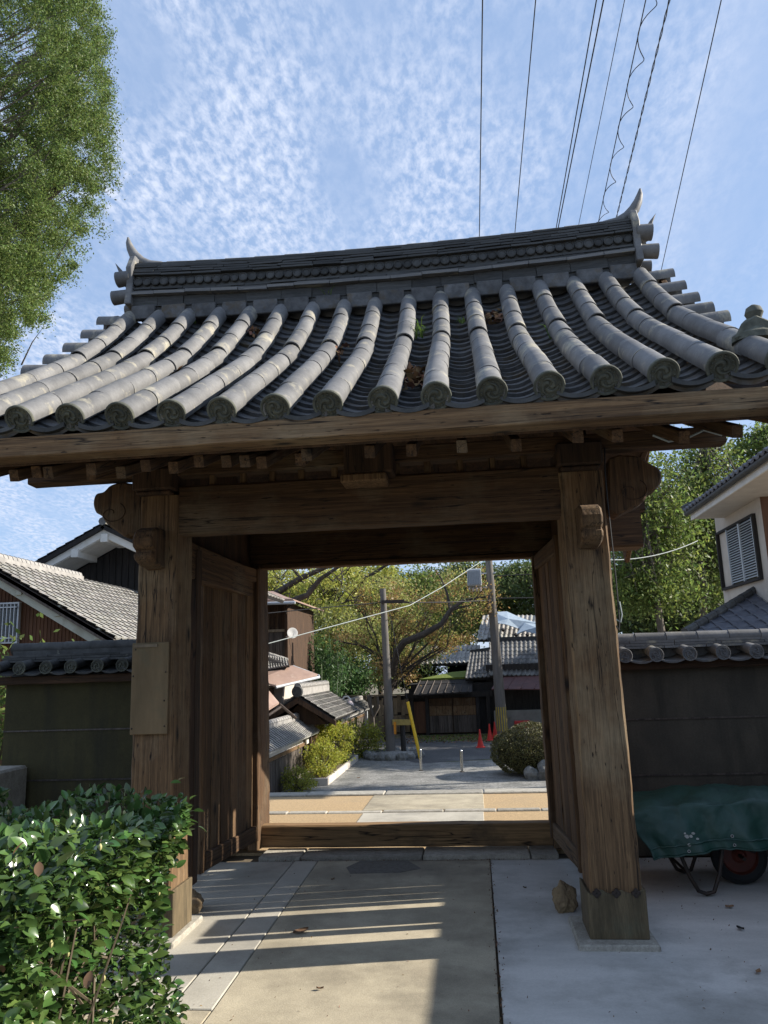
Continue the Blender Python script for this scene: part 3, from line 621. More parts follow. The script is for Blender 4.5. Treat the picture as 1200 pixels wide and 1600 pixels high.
# closing row under the ridge, between roll heads
for i in range(NR-1):
    X = (i-7.5)*SP; MB().box(X-.10, X+.10, YR-.175, YR-.12, 4.335+.06*(X/2.1)**2, 4.46+rdz(X)).build('face_tile', tile_pan, rg, bevel=.006)
for s in (-1, 1):   # ridge end ornaments
    on = MB().prism([(s*2.04, YR-.20, 4.52), (s*2.04, YR-.17, 4.72), (s*2.04, YR-.19, 4.86), (s*2.04, YR-.12, 5.00), (s*2.04, YR+.12, 5.00), (s*2.04, YR+.19, 4.86), (s*2.04, YR+.17, 4.72), (s*2.04, YR+.20, 4.52)], (s*.055, 0, 0)).build('ridge_end_ornament', tile, rg, bevel=.008)
    hp = [(s*1.86, YR, 4.93), (s*1.97, YR, 4.955), (s*2.05, YR, 5.005), (s*2.11, YR, 5.075), (s*2.145, YR, 5.14), (s*2.165, YR, 5.20), (s*2.172, YR, 5.25)]
    MB().tube(hp, [.056, .054, .050, .044, .035, .024, .008], 12).build('horn', tile, on, smooth=True)
    for z, r, l in ((4.79, .060, .10), (4.625, .055, .13)):
        MB().tube([(s*2.07, YR-.13, z), (s*(2.09+l), YR-.13, z-.01)], [r, r*1.1], 14).build('end_roll', tile, on, smooth=True)
        MB().tube([(s*2.07, YR+.13, z), (s*(2.09+l), YR+.13, z-.01)], [r, r*1.1], 14).build('end_roll', tile, on, smooth=True)
    MB().prism([(s*2.10, YR-.04, 4.84), (s*2.16, YR-.04, 4.86), (s*2.205, YR-.04, 4.93), (s*2.265, YR-.04, 5.0), (s*2.225, YR-.04, 4.90), (s*2.20, YR-.04, 4.80), (s*2.10, YR-.04, 4.76)], (0, .08, 0)).build('side_horn', tile, on, bevel=.006)
    mb = MB()
    for k in range(7): mb.lathe([(.0, -.03), (.028, -.01), (.03, .01), (0, .03)], Matrix.Translation((s*(2.13+.02*math.sin(k*2)), YR+random.uniform(-.09,.09), 4.64+k*.035)), 8)
    mb.build('relief_carving', tile_d, on, smooth=True)
# figure on the right eave corner
fp = onslope(.42, 8*SP)[0]
def finial(s):
    c = onslope(.40, 8*SP*s)[0]+Vector((.03*s, 0, .05))
    f = MB().lathe([(.115, -.03), (.11, .01), (.085, .03), (.06, .07), (.05, .10), (.035, .115)], Matrix.Translation(c)@Matrix.Diagonal((1.0, .7, .82, 1)), 14).build('corner_ornament', tile_disc, roof, smooth=True)
    MB().lathe([(0, -.045), (.03, -.035), (.045, 0), (.036, .028), (.012, .044), (0, .045)], Matrix.Translation(c+Vector((.01*s, 0, .125))), 14).build('ball', tile_disc, f, smooth=True)
    MB().prism([c+Vector((-.115, -.05, -.02)), c+Vector((.115, -.05, -.02)), c+Vector((.07, -.05, .06)), c+Vector((.0, -.05, .10)), c+Vector((-.07, -.05, .06))], (0, .03, 0)).build('relief', tile_disc, f, bevel=.01)
finial(1); finial(-1)
# grass, fallen leaves and cables on the gate
def rooftop(px, py):
    lo, hi = -1.2, 1.19
    for _ in range(40):
        mid = (lo+hi)/2; p = at(px, py, Y=mid); z = float(np.interp(mid, YY, ZZ))-.02
        if p.z > z: lo, hi = (mid, hi) if False else (mid, hi)
        else: hi = mid
    return at(px, py, Y=mid)
def onroof(px, py):
    best = None
    for y in np.linspace(-1.19, 1.1, 230):
        p = at(px, py, Y=float(y)); e = abs(p.z-(float(np.interp(y, YY, ZZ))-.03))
        if best is None or e < best[0]: best = (e, p)
    return best[1]
def tuft(px, py, n, h, label):
    p = onroof(px, py); mb = MB()
    for _ in range(n):
        a = random.uniform(0, math.tau); l = h*random.uniform(.5, 1.1); o = Vector((random.uniform(-.03, .03), random.uniform(-.02, .02), 0)); d = Vector((math.cos(a), math.sin(a), 0)); s = Vector((-d.y, d.x, 0))*.004
        b = p+o; m = b+d*l*.35+Vector((0, 0, l*.75)); t = b+d*l*.95+Vector((0, 0, l*.85*random.uniform(.5, 1)))
        mb.add([b-s, b+s, m+s*.8, m-s*.8, t], [(0, 1, 2, 3), (3, 2, 4)])
    o = mb.build('grass_tuft', grass_m); tag(o, label, 'grass tuft', 'weeds growing between the roof tiles')
for a in ((515, 478, 26, .17, 'tall dry grass tuft near the ridge, left of the roof middle'), (655, 528, 22, .15, 'bright green grass tuft low between two rolls at the roof middle'),
          (865, 528, 14, .11, 'small grass tuft between rolls on the right part of the roof'), (300, 505, 16, .10, 'low grass tuft under the ridge at the left of the roof'),
          (410, 492, 12, .08, 'little sprig of grass in the pan tiles left of the tall dry tuft'), (772, 462, 9, .07, 'tiny weed just under the ridge right of the roof middle'),
          (235, 490, 10, .09, 'thin grass blades beside the leftmost tile rolls by the ridge'), (722, 505, 8, .06, 'small weed right of the middle tile roll')): tuft(*a)
def pile(px, py, n, s, label):
    p = onroof(px, py); root = thing('leaf_litter', label, 'leaf litter', p, 'dead leaves caught between the roof rolls')
    P = np.array(p)+RNG.normal(size=(n, 3))*np.array([s*.55, s*.8, s*.25])+np.array([0, 0, .01]); P[:, 2] += (P[:, 1]-p.y)*.7
    leafmesh(P, .055, lf_dead, 'dead_leaves', root, aspect=.6)
pile(648, 592, 90, .09, 'heap of brown dead leaves low on the roof left of the middle roll'); pile(775, 498, 45, .07, 'brown dead leaves high on the roof right of the middle'); pile(520, 552, 40, .07, 'brown leaf litter in the channel below the tall dry tuft'); pile(400, 520, 26, .06, 'few dead leaves on the left part of the roof'); pile(262, 590, 26, .06, 'dead leaves low at the left of the roof')
MB().tube([at(945,700,Y=.0), at(945,735,Y=-.03), at(950,790,Y=-.03), at(962,900,Y=-.03), at(968,970,Y=-.03), at(967,985,Y=-.04), at(963,978,Y=-.06)], .0045, 6).build('cable', cable_m, gate, smooth=True)
MB().tube([at(968,940,Y=-.03), at(972,960,Y=-.04), at(970,972,Y=-.04), at(963,968,Y=-.04)], .004, 6).build('cable', cable_w, gate, smooth=True)
MB().tube([at(1020,680,Y=-.5), at(1045,690,Y=-.5), at(1075,684,Y=-.5), at(1100,672,Y=-.5), at(1128,680,Y=-.5)], .006, 6).build('cable', cable_w, gate, smooth=True)
# ================================================================== WALLS BESIDE THE GATE
def coped_wall(name, label, x0, x1, y0, base, zc, mat, disc_x, tm, ends=(False, False), battens=(), zd=1.545, rz=1.695, flip=1, loc=None):
    w = thing(name, label, 'wall', ((x0+x1)/2, y0+.12, 0))
    MB().box(x0, x1, y0, y0+.26, base, zc).build('wall_body', mat, w)
    for z in battens: MB().box(x0, x1, y0-.010, y0, z-.006, z+.006).build('joint_batten', grey_wood, w)
    timber('eave_board', (x0-.02, y0-.05, zc+.035), (x1+.02, y0-.05, zc+.035), .14, .07, wood_dark, w)
    timber('eave_board', (x0-.02, y0+.31, zc+.035), (x1+.02, y0+.31, zc+.035), .14, .07, wood_dark, w)
    c = half_pipe(.34, .052, .046).build('cover_tile', tm, w, smooth=True); dd = tomoe(.058, parent=w, mat=tile_disc if tm is tile_d else tile)
    pw = (disc_x[1]-disc_x[0]); pc = pan(pw*.92, .36, .035, .014).build('pan_tile', tm, w, smooth=True)
    f = True
    for back in (0, 1):
        for x in disc_x:
            Mb = Matrix.Translation((x+random.uniform(-.006,.006), y0+.13, 0))@Matrix.Rotation(math.pi*back, 4, 'Z')@Matrix.Translation((0, -.35, zd))@Matrix.Rotation(random.uniform(-.03,.03), 4, 'Z')@Matrix.Rotation(R(9), 4, 'X')
            a, b, q = (c, dd, pc) if f else (clone(c), clone(dd), clone(pc)); f = False
            a.matrix_basis = Mb; b.matrix_basis = Mb@Matrix.Translation((0,-.004,0))@Matrix.Rotation(R(-12), 4, 'X')@Matrix.Rotation(random.uniform(0,6), 4, 'Y'); q.matrix_basis = Mb@Matrix.Translation((pw/2, -.01, -.025))
            for o in (a, b, q): WM[o.name] = o.matrix_basis.copy()
    for k, (hy, z) in enumerate(((.20, zd+.052), (.185, zd+.074), (.16, zd+.096))):
        x = x0-.02
        while x < x1:
            L = min(random.uniform(.26, .42), x1+.02-x); MB().box(x, x+L-.005, y0+.13-hy, y0+.13+hy, z, z+.019).build('ridge_tile', tm, w); x += L
    MB().box(x0, x1, y0+.07, y0+.19, zc, rz-.02).build('ridge_bed', tm, w)
    x = x0-.03
    while x < x1:
        L = min(.25, x1+.03-x); MB().tube([(x, y0+.13, rz), (x+L-.003, y0+.13, rz)], [.056, .052], 14).build('ridge_roll', tm, w, smooth=True); x += L
    return w
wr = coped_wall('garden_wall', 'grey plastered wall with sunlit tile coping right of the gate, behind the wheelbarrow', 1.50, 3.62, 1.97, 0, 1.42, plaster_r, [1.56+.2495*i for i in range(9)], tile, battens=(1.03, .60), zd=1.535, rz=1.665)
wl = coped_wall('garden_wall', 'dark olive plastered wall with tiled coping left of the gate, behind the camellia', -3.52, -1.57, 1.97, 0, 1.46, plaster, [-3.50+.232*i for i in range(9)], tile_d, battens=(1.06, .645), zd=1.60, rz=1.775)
# the wall turns the corner on the right and runs towards the camera, outside the picture
sw = thing('side_wall', 'grey plastered wall with plain coping running along the right edge of the yard', 'wall', (3.75, -2, 0))
MB().box(3.54, 3.80, -9, 2.23, 0, 1.72).build('wall_body', plaster_r, sw)
MB().prism([(3.40, -9, 1.72), (3.94, -9, 1.72), (3.66, -9, 1.96)], (0, 11.4, 0)).build('coping', tile, sw)
# stone kerb in the far left corner of the yard
tag(MB().box(-3.9, -3.24, 1.25, 1.92, -.02, .78).build('stone_pillar_block', stone, bevel=.02), 'low grey stone block at the foot of the left wall, behind the camellia', 'stone block')
# ================================================================== YARD THINGS
def boulder(name, c, r, mat, parent=None, sc=(1,1,1), amp=.25, sub=3):
    me = bpy.data.meshes.new(name); bm = bmesh.new(); bmesh.ops.create_icosphere(bm, subdivisions=sub, radius=1); o = random.random()*99
    for v in bm.verts:
        k = 1+amp*noise.noise(v.co*1.3+Vector((o,0,0)))+amp*.4*noise.noise(v.co*3.5+Vector((o,0,0)))+amp*.16*noise.noise(v.co*9+Vector((o,0,0))); q = v.co*k; v.co = Vector((q.x*sc[0], q.y*sc[1], q.z*sc[2]))*r
    bm.to_mesh(me); bm.free(); me.materials.append(mat)
    ob = bpy.data.objects.new(name, me); return link(ob, parent, Matrix.Translation(c))
tag(boulder('rock', (1.10, .60, .07), .085, rock, sc=(.85, .9, 1.05), amp=.35, sub=5), 'rough brown rock lying against the right door post', 'rock')
tag(boulder('rock', (-1.285, .60, .035), .10, rock, sc=(.7, 1.0, .75), amp=.5), 'dark flat rock wedged under the left door post', 'rock')
# wheelbarrow
wb = thing('wheelbarrow', 'wheelbarrow with red wheel rim and dark tubular legs standing by the right wall', 'wheelbarrow', (2.1, 1.25, 0))
fr = MB()
for y in (.92, 1.42): fr.tube([(1.55, y, .50), (1.78, y, .42), (2.05, y+(1.17-y)*.3, .36), (2.42, y+(1.17-y)*.75, .22)], .014, 8)
for y in (.90, 1.44): fr.tube([(1.84, y, .40), (1.93, y-.02, .12), (1.975, y-.02, .035), (2.02, y-.02, .018), (2.07, y-.02, .03), (2.12, y, .13), (2.17, y, .34)], .013, 8)
fr.tube([(1.93, .9, .13), (1.93, 1.44, .13)], .010, 6)
fr.build('frame', iron, wb, smooth=True)
for y in (.92, 1.42): MB().tube([(1.50, y, .515), (1.64, y, .468)], .019, 10).build('handle', grey_paint, wb, smooth=True)
Mw = Matrix.Translation((2.33, 1.17, .185))@Matrix.Rotation(R(90), 4, 'X')
wh = MB().lathe([(.118, -.035), (.15, -.045), (.178, -.03), (.185, 0), (.178, .03), (.15, .045), (.118, .035), (.118, -.035)], Mw, 32, cap=False).build('wheel', rubber, wb, smooth=True)
MB().lathe([(0, -.02), (.03, -.03), (.05, -.012), (.108, -.010), (.120, -.036), (.122, -.036), (.122, .036), (.12, .036), (.108, .01), (.05, .012), (.03, .03), (0, .02)], Mw, 32).build('rim', rim_m, wh, smooth=True, sharp=30)
MB().tube([(2.33, 1.05, .185), (2.33, 1.29, .185)], .012, 8).build('axle', iron, wh)
MB().prism([(1.72, .95, .52), (2.62, .95, .52), (2.45, 1.0, .30), (1.88, 1.0, .28)], (0, .45, 0)).build('tray', iron, wb, bevel=.02)
# tarpaulin over it
n1, n2 = 92, 60; V = []; F = []
for i in range(n1):
    for j in range(n2):
        u = i/(n1-1); v = j/(n2-1); x = 1.57+1.22*u
        top = .545+.065*math.sin(min(1, u*1.15)*math.pi*.62)-.03*max(0, u-.8)*5*.6
        if v < .42:    # front skirt
            k = v/.42; z = (.235+.10*u+.02*math.sin(u*5)) ; z = z+(top-.03-z)*k; y = .80+.05*k+.022*math.sin(u*19+k*2)*(1-k)+.012*math.sin(u*41)*(1-k); x += .13*(1-k)*(1-u)+.012*math.sin(k*9+u*3)
        elif v < .85:
            k = (v-.42)/.43; y = .85+.66*k; z = top-.03+.035*math.sin(k*math.pi)+.010*math.sin(u*9+k*5)+.006*math.sin(u*23-k*8); x += 0
        else:
            k = (v-.85)/.15; y = 1.51+.03*k; z = top-.03-.22*k
        w = noise.noise(Vector((x*5, y*5, z*5)))*.008+abs(noise.noise(Vector((x*11+z*4, y*7, z*9))))*.011+abs(noise.noise(Vector((x*23, y*19-x*8, z*25))))*.006; V.append((x, y+w, z+w*.8))
for i in range(n1-1):
    for j in range(n2-1): F.append((i*n2+j, (i+1)*n2+j, (i+1)*n2+j+1, i*n2+j+1))
tp = thing('tarpaulin', 'dark green tarpaulin with eyelets draped over the wheelbarrow', 'tarpaulin', (2.1, 1.15, .55))
ts = MB().add(V, F).build('sheet', tarp_m, tp, smooth=True, sharp=180); sm = ts.modifiers.new('thick', 'SOLIDIFY'); sm.thickness = .006
def tv(i, j): return Vector(V[i*n2+j])
MB().tube([tv(i, 5)+Vector((0, -.006, 0)) for i in range(0, n1)], .006, 5).build('hem', tarp_m, tp, smooth=True)
MB().tube([tv(i, 0)+Vector((0, -.006, 0)) for i in range(0, n1)], .005, 5).build('hem', tarp_m, tp, smooth=True)
for i, j in ((44, 7), (42, 2), (66, 7), (18, 2)): MB().lathe([(.010, 0), (.010, .003), (.006, .003), (.006, 0)], Matrix.Translation(tv(i, j)+Vector((0, -.010, 0)))@Matrix.Rotation(R(90), 4, 'X'), 12).build('eyelet', steel, tp)
for i, j, s in ((22, 9, .020), (24, 9, .016), (26, 10, .014), (26, 7, .012), (20, 5, .016), (22, 11, .01)):
    c = tv(i, j)+Vector((0, -.009, 0)); MB().prism([c+Vector((s*math.cos(a)*random.uniform(.5, 1), 0, s*.6*math.sin(a))) for a in np.linspace(0, 5.5, 7)], (0, .002, 0)).build('paint_flake', flake, tp)
# small debris on the ground
def litter(px, py, s, label, mat=lf_dead1, Z=.004):
    p = at(px, py, Z=Z); a = random.uniform(0, 6); mb = MB(); k = 7; pts = []
    for i in range(k):
        t = i/(k-1); w = math.sin(t*math.pi)**.8*s*.28+.001; pts.append((t*s-s/2, w, .006+.012*abs(t-.5)))
    V = [(x, w, z) for x, w, z in pts]+[(x, 0, z*.4) for x, w, z in pts]+[(x, -w, z*1.3) for x, w, z in pts]
    F = [(i, i+1, k+i+1, k+i) for i in range(k-1)]+[(k+i, k+i+1, 2*k+i+1, 2*k+i) for i in range(k-1)]
    o = mb.add(V, F).build('fallen_leaf', mat, None, M=Matrix.Translation(p)@Matrix.Rotation(a, 4, 'Z')); tag(o, label, 'leaf')
litter(470, 1456, .11, 'large curled dry leaf on the middle slab'); litter(472, 1344, .06, 'brown leaf near the threshold on the left slab'); litter(500, 1546, .035, 'small reddish leaf on the sunlit slab, lower middle')
litter(1157, 1452, .05, 'small dark leaf on the right concrete, nearest the wheelbarrow', rubber); litter(1140, 1418, .05, 'thin twig-like leaf on the right concrete'); litter(560, 1216, .05, 'brown leaf on the outer sand', Z=0.)
litter(820, 1388, .03, 'tiny leaf on the right slab before the door'); litter(520, 1375, .03, 'tiny dark leaf on the middle slab below the threshold'); litter(1185, 1520, .04, 'small leaf at the lower right corner of the concrete')
P = np.stack([RNG.uniform(-1.6, 3.3, 500), RNG.uniform(-1.6, 1.9, 500), np.full(500, .004)], 1)
tag(leafmesh(P, .012, lf_dead, 'ground_litter', bias=(0,0,3)), kind='stuff')
P = np.concatenate([np.stack([RNG.normal(.662, .012, 260), RNG.uniform(-2, 1.9, 260), np.full(260, .004)], 1), np.stack([RNG.uniform(1.5, 3.3, 200), RNG.normal(1.86, .06, 200), np.full(200, .006)], 1), np.stack([RNG.uniform(-1.2, 1.2, 200), RNG.normal(1.87, .015, 200), np.full(200, .006)], 1)])
tag(leafmesh(P, .014, lf_dead, 'joint_litter', bias=(0,0,3)), kind='stuff')
# ================================================================== CAMELLIA
cam_b = thing('camellia_bush', 'glossy dark green camellia bush in the left foreground before the left pillar', 'bush', (-1.2, -1.8, 0))
def camleaf(mat, name, parent, s=.047):
    V = []; F = []; m = 6
    for i in range(m):
        t = i/(m-1); w = (math.sin(math.pi*min(1, t**.85))**.75)*.27+.004; y = t; dz = -.16*(t-.3)**2
        V += [(-w*s, y*s, (dz+.09*w/.24*.9)*s), (0, y*s, dz*s), (w*s, y*s, (dz+.09*w/.24*.9)*s)]
    for i in range(m-1):
        for j in range(2): F.append((i*3+j, i*3+j+1, (i+1)*3+j+1, (i+1)*3+j))
    return MB().add(V, F).build(name, mat, parent, smooth=True, sharp=180)
lp = camleaf(lf_cam2, 'leaf', cam_b)
def bush_pt():
    """random point near the hull of the bush and outward normal"""
    while True:
        f = random.random()
        if f < .36: p = Vector((random.uniform(-2.2, -.66), random.uniform(-2.55, -1.12), 1.0)); n = Vector((0, -.1, 1))
        elif f < .66: p = Vector((random.uniform(-2.2, -.62), -2.5, random.uniform(.0, 1.0))); n = Vector((.1, -1, .25))
        else: p = Vector((-.60+.03*0, random.uniform(-2.5, -1.15), random.uniform(0, 1.0))); n = Vector((1, -.2, .25))
        b = noise.noise(Vector((p.x*2.3, p.y*2.3, p.z*2.3+5)))
        edge = max(0, .0+(p.x+.85)/.35)*max(0, (p.z-.78)/.22); dep = random.random()**1.7*.26
        q = p+n.normalized()*(b*.16-.05)-n.normalized()*dep-Vector((edge*.05, 0, edge*.05))
        # waist on the right side as in the photo: fuller top, slimmer middle
        if n.x > .9: q.x += -.15*math.sin(max(0, min(1, (q.z-.15)/.65))*math.pi)
        q.x -= .12*max(0, -(q.y+1.6))*.0
        return q, n, dep
def leafM(q, n, s=1):
    d = (n*random.uniform(.3, 1)+Vector((random.gauss(0, .6), random.gauss(0, .6), random.gauss(0, .45)))).normalized()
    up = (Vector((.15, -.25, 1))+Vector((random.gauss(0, .45), random.gauss(0, .45), 0))).normalized()
    x = d.cross(up).normalized(); z = x.cross(d); M = Matrix((x, d, z)).transposed().to_4x4()@Matrix.Diagonal((s*random.uniform(.85, 1.15), s, s, 1)); M.translation = q; return M
L = []
for _ in range(22000):
    q, n, dep = bush_pt(); L.append((leafM(q, n, random.choice((.6,.8,.95,1.1,1.25))*random.uniform(.85, 1.12)), (q-CAM).length+dep*4, q))
for _ in range(420):   # two sprigs reaching out at the lower and upper right
    k = random.random(); c = random.choice(((Vector((-.62,-2.1,.30)), Vector((-.44,-2.1,.40))), (Vector((-.80,-1.3,.80)), Vector((-.70,-1.25,.92))), (Vector((-1.5,-2.,1.)), Vector((-1.5,-2.,1.1)))))
    q = c[0].lerp(c[1], k)+Vector((random.gauss(0,.05), random.gauss(0,.06), random.gauss(0,.045))); L.append((leafM(q, Vector((.4,-.3,.6))), 9, q))
def inview(q):
    d = q-CAM; z = d.dot(FW); 
    return z > .2 and abs(d.dot(RT)/z) < .52 and abs(d.dot(UP)/z) < .68
L.sort(key=lambda a: a[1]+(0 if inview(a[2]) else 50))
base_v = [Vector(v.co) for v in lp.data.vertices]; base_f = [tuple(p.vertices) for p in lp.data.polygons]
bv = np.array([list(v)+[1] for v in base_v]); AV = []; AF = []; nb = len(bv)
for i, (M, _, q) in enumerate(L):
    if i < 300:
        c = lp if i == 0 else clone(lp); c.matrix_basis = M; WM[c.name] = M
    else:
        AV.append((np.array(M) @ bv.T).T[:, :3]); 
AV = np.concatenate(AV); kk = len(AV)//nb
fa = np.array(base_f); AF = (fa[None]+np.arange(kk)[:, None, None]*nb).reshape(-1, 4)
me = bpy.data.meshes.new('foliage'); me.from_pydata(AV.tolist(), [], AF.tolist()); me.materials.append(lf_cam); me.polygons.foreach_set('use_smooth', [True]*len(me.polygons))
fo = bpy.data.objects.new('foliage', me); link(fo, cam_b); fo['kind'] = 'stuff'
mb = MB()
for _ in range(260):
    q, n, dep = bush_pt(); b = Vector((-1.2+random.uniform(-.5,.4), -1.8+random.uniform(-.3,.3), random.uniform(0, .5))); m = b.lerp(q, .6)+Vector((0, 0, .06)); mb.tube([b, m, q-n*.05], [.006, .0035, .0015], 4)
for _ in range(60):
    q, n, dep = bush_pt()
    for z in range(2): mb.tube([q, q+Vector((random.gauss(0,.05), random.gauss(0,.05), random.uniform(.0,.07)))], [.003, .0015], 4)
tw = mb.build('twigs', twig, cam_b); tw['kind'] = 'stuff'
mb = MB()
for _ in range(70):
    q, n, dep = bush_pt(); mb.lathe([(0, -.010), (.006, -.003), (.0065, .004), (.002, .012), (0, .013)], Matrix.Translation(q+n*.04), 6)
bd = mb.build('flower_buds', material('bud', (.45,.42,.18), rough=.6, bump=0), cam_b, smooth=True); bd['kind'] = 'stuff'
for x, y in ((20, 1335), (135, 1545), (60, 1370), (5, 1520)):
    p = at(x, y, Y=-2.45); M = Matrix.Translation(p)@Matrix.Rotation(random.uniform(0,6), 4, 'Z')@Matrix.Rotation(.9, 4, 'X'); c = clone(lp, M); c.material_slots[0].link = 'OBJECT'; c.material_slots[0].material = lf_dead1; c['label'] = 'withered brown leaf'
# ================================================================== FAR BUILDINGS
def tiled_roof(A, B, C, D, nc, nr, mat, parent, amp=.03, name='tile_field', thick=.12, under=None, pieces=False, roll=.35, step=.022):
    A, B, C, D = map(Vector, (A, B, C, D)); nn = (B-A).cross(D-A).normalized()
    if nn.z < 0: nn = -nn
    MB().prism([A-nn*.012, B-nn*.012, C-nn*.012, D-nn*.012], -nn*thick).build('roof_board', under or black_wood, parent)
    al = MB(); pm = None
    for r in range(nr):
        for c in range(nc):
            q = MB(); V = []
            for k, (v, h) in enumerate(((r/nr, -step), (r/nr, step*1.1), (min(1, (r+1.08)/nr), 0))):
                for i in range(6):
                    u = (c+i/5)/nc; w = (0, .0, -.55, -.75, -.35, .0)[i]+(1.0 if i in (0, 1) else 0)*.45; p = (A.lerp(B, u)).lerp(D.lerp(C, u), v); V.append(p+nn*(h+amp*(w+.75)+random.uniform(-.002,.002)))
            F = [(k*6+i, k*6+i+1, (k+1)*6+i+1, (k+1)*6+i) for k in range(2) for i in range(5)]
            if pieces:
                q.add(V, F).build('roof_tile', mat, parent)
            else: al.add(V, F)
    if not pieces: al.build(name, mat, parent)['kind'] = 'stuff'
    return nn
def ridge_line(a, b, r, mat, parent, name='ridge_tile', L=.3):
    a = Vector(a); b = Vector(b); n = max(1, int((b-a).length/L)); n = min(n, 60)
    for i in range(n):
        p = a.lerp(b, i/n); q = a.lerp(b, (i+.97)/n); MB().tube([p, q], [r, r*.9], 8).build(name, mat, parent, smooth=True)
# ---- brown clad house with the sunlit roof, left
h = thing('brown_house', 'house with brown cladding and a pale sunlit tiled roof at the far left', 'house', (-9, 11, -2))
Yg = 9.0; a0 = at(-260, 745, Y=Yg); a1 = at(178, 998, Y=Yg); r0 = at(-260, 745, Y=Yg)
pitch = (a1.z-at(0,893,Y=Yg).z)/(a1.x-at(0,893,Y=Yg).x)      # slope of the verge
def vz(x, off=0): return a1.z+pitch*(x-a1.x)+off
RX = -8.75                                                   # ridge line of the slope facing the sun
MB().prism([(RX, Yg+.55, -2), (a1.x-.55, Yg+.55, -2), (a1.x-.55, Yg+.55, vz(a1.x-.55)-.30), (RX, Yg+.55, vz(RX)-.30)], (0, 8, 0)).build('wall', brownboard, h)
MB().prism([(RX, Yg+.55, -2), (RX-3.5, Yg+.55, -2), (RX-3.5, Yg+.55, vz(RX)-2.3), (RX, Yg+.55, vz(RX)-.30)], (0, 8, 0)).build('wall', brownboard, h)
for i in range(46):                                          # standing battens of the cladding
    x = -9.4+i*.075; 
    if vz(x)-.34 > 1.5: MB().box(x, x+.016, Yg+.535, Yg+.55, 1.3, vz(max(x,RX))-.32).build('cladding_batten', brownboard, h)
MB().prism([(RX, Yg, vz(RX)-.10), (a1.x, Yg, vz(a1.x)-.10), (a1.x, Yg, vz(a1.x)-.02), (RX, Yg, vz(RX)-.02)], (0, .06, 0)).build('verge_board', grey_wood, h)
MB().prism([(RX, Yg+.06, vz(RX)-.30), (a1.x-.06, Yg+.06, vz(a1.x)-.30), (a1.x-.06, Yg+.06, vz(a1.x)-.06), (RX, Yg+.06, vz(RX)-.06)], (0, .5, 0)).build('soffit', material('pale_soffit', (.42,.43,.36), (.36,.37,.31), (2,2,2), 5, .9, .1, c3=(.27,.26,.2), s3=1.5, t3=(.55,.7)), h)
for x, y in ((78, 924), (243, 1012)): pass
for px_, py_ in ((28, 917), (88, 950), (150, 986)):
    p = at(px_, py_, Y=Yg); MB().box(p.x-.055, p.x+.055, Yg+.03, Yg+.4, p.z-.15, p.z+.05).build('purlin_end', MATS['pale_soffit'], h, bevel=.005)
w = MB().box(at(-40,945,Y=9.55).x, at(32,945,Y=9.55).x, Yg+.50, Yg+.56, at(20,1003,Y=9.55).z, at(20,944,Y=9.55).z).build('window', darkglass, h)
xa, xb, za, zb = at(-40,945,Y=9.5).x, at(32,945,Y=9.5).x, at(20,1003,Y=9.5).z, at(20,944,Y=9.5).z
MB().box(xa, xb+.02, Yg+.42, Yg+.50, za-.03, za+.0).box(xa, xb+.02, Yg+.42, Yg+.50, zb, zb+.03).box(xb-.01, xb+.02, Yg+.42, Yg+.50, za, zb).build('frame', alu, w)
for i in range(9): 
    x = xb-.06-i*.075; MB().box(x, x+.018, Yg+.38, Yg+.40, za, zb).build('bar', alu, w)
for z in (za+.06, zb-.08): MB().box(xa, xb, Yg+.365, Yg+.38, z, z+.02).build('bar', alu, w)
Ea = Vector((a1.x, Yg, vz(a1.x))); Ra = Vector((RX, Yg, vz(RX)))
tiled_roof(Ea, Ea+Vector((0, 8, 0)), Ra+Vector((0, 8, 0)), Ra, 30, 15, tile_far, h, amp=.035, under=grey_wood)
ridge_line(Ra+Vector((0, 0, .07)), Ra+Vector((0, 4.0, .07)), .11, tile_far, h, L=.16); MB().box(RX-.13, RX+.13, Yg, Yg+4.0, Ra.z-.1, Ra.z+.06).build('ridge_bed', tile_far, h)
tiled_roof(Ra+Vector((-3.5, 0, -2)), Ra+Vector((-3.5, 8, -2)), Ra+Vector((0, 8, 0)), Ra, 20, 8, tile_far, h, amp=.03, under=grey_wood)
# ---- white gabled house behind it
h = thing('white_gabled_house', 'gabled house with white barge boards and dark timber wall behind the brown house', 'house', (-9.6, 18, -2))
Yw = 16.0; ap = at(162, 826, Y=Yw); lf = at(66, 880, Y=Yw); pl = (ap.z-lf.z)/(ap.x-lf.x); rtp = at(215, 850, Y=Yw); pr = (ap.z-rtp.z)/(ap.x-rtp.x)
xl = ap.x-4.2; xr = ap.x+3.2; zl = ap.z-4.2*pl; zr = ap.z+3.2*pr
MB().prism([(xl, Yw, zl), (ap.x, Yw, ap.z), (xr, Yw, zr), (xr, Yw, zr-.24), (ap.x, Yw, ap.z-.24), (xl, Yw, zl-.24)], (0, .05, 0)).build('barge_board', white, h)
MB().prism([(xl, Yw+.05, zl-.10), (ap.x, Yw+.05, ap.z-.10), (xr, Yw+.05, zr-.10), (xr, Yw+.05, zr-.26), (ap.x, Yw+.05, ap.z-.26), (xl, Yw+.05, zl-.26)], (0, 1.15, 0)).build('soffit', white, h)
MB().prism([(xl+.8, Yw+1.2, -2), (xr-.8, Yw+1.2, -2), (xr-.8, Yw+1.2, zr+.1), (ap.x, Yw+1.2, ap.z-.3), (xl+.8, Yw+1.2, zl+.1)], (0, 7, 0)).build('wall', black_wood, h)
for i in range(24):
    x = ap.x-2.2+i*.2; zt = ap.z-.34-abs(x-ap.x)*(pl if x < ap.x else -pr); MB().box(x, x+.03, Yw+1.17, Yw+1.2, 2.5, zt).build('batten', black_wood, h)
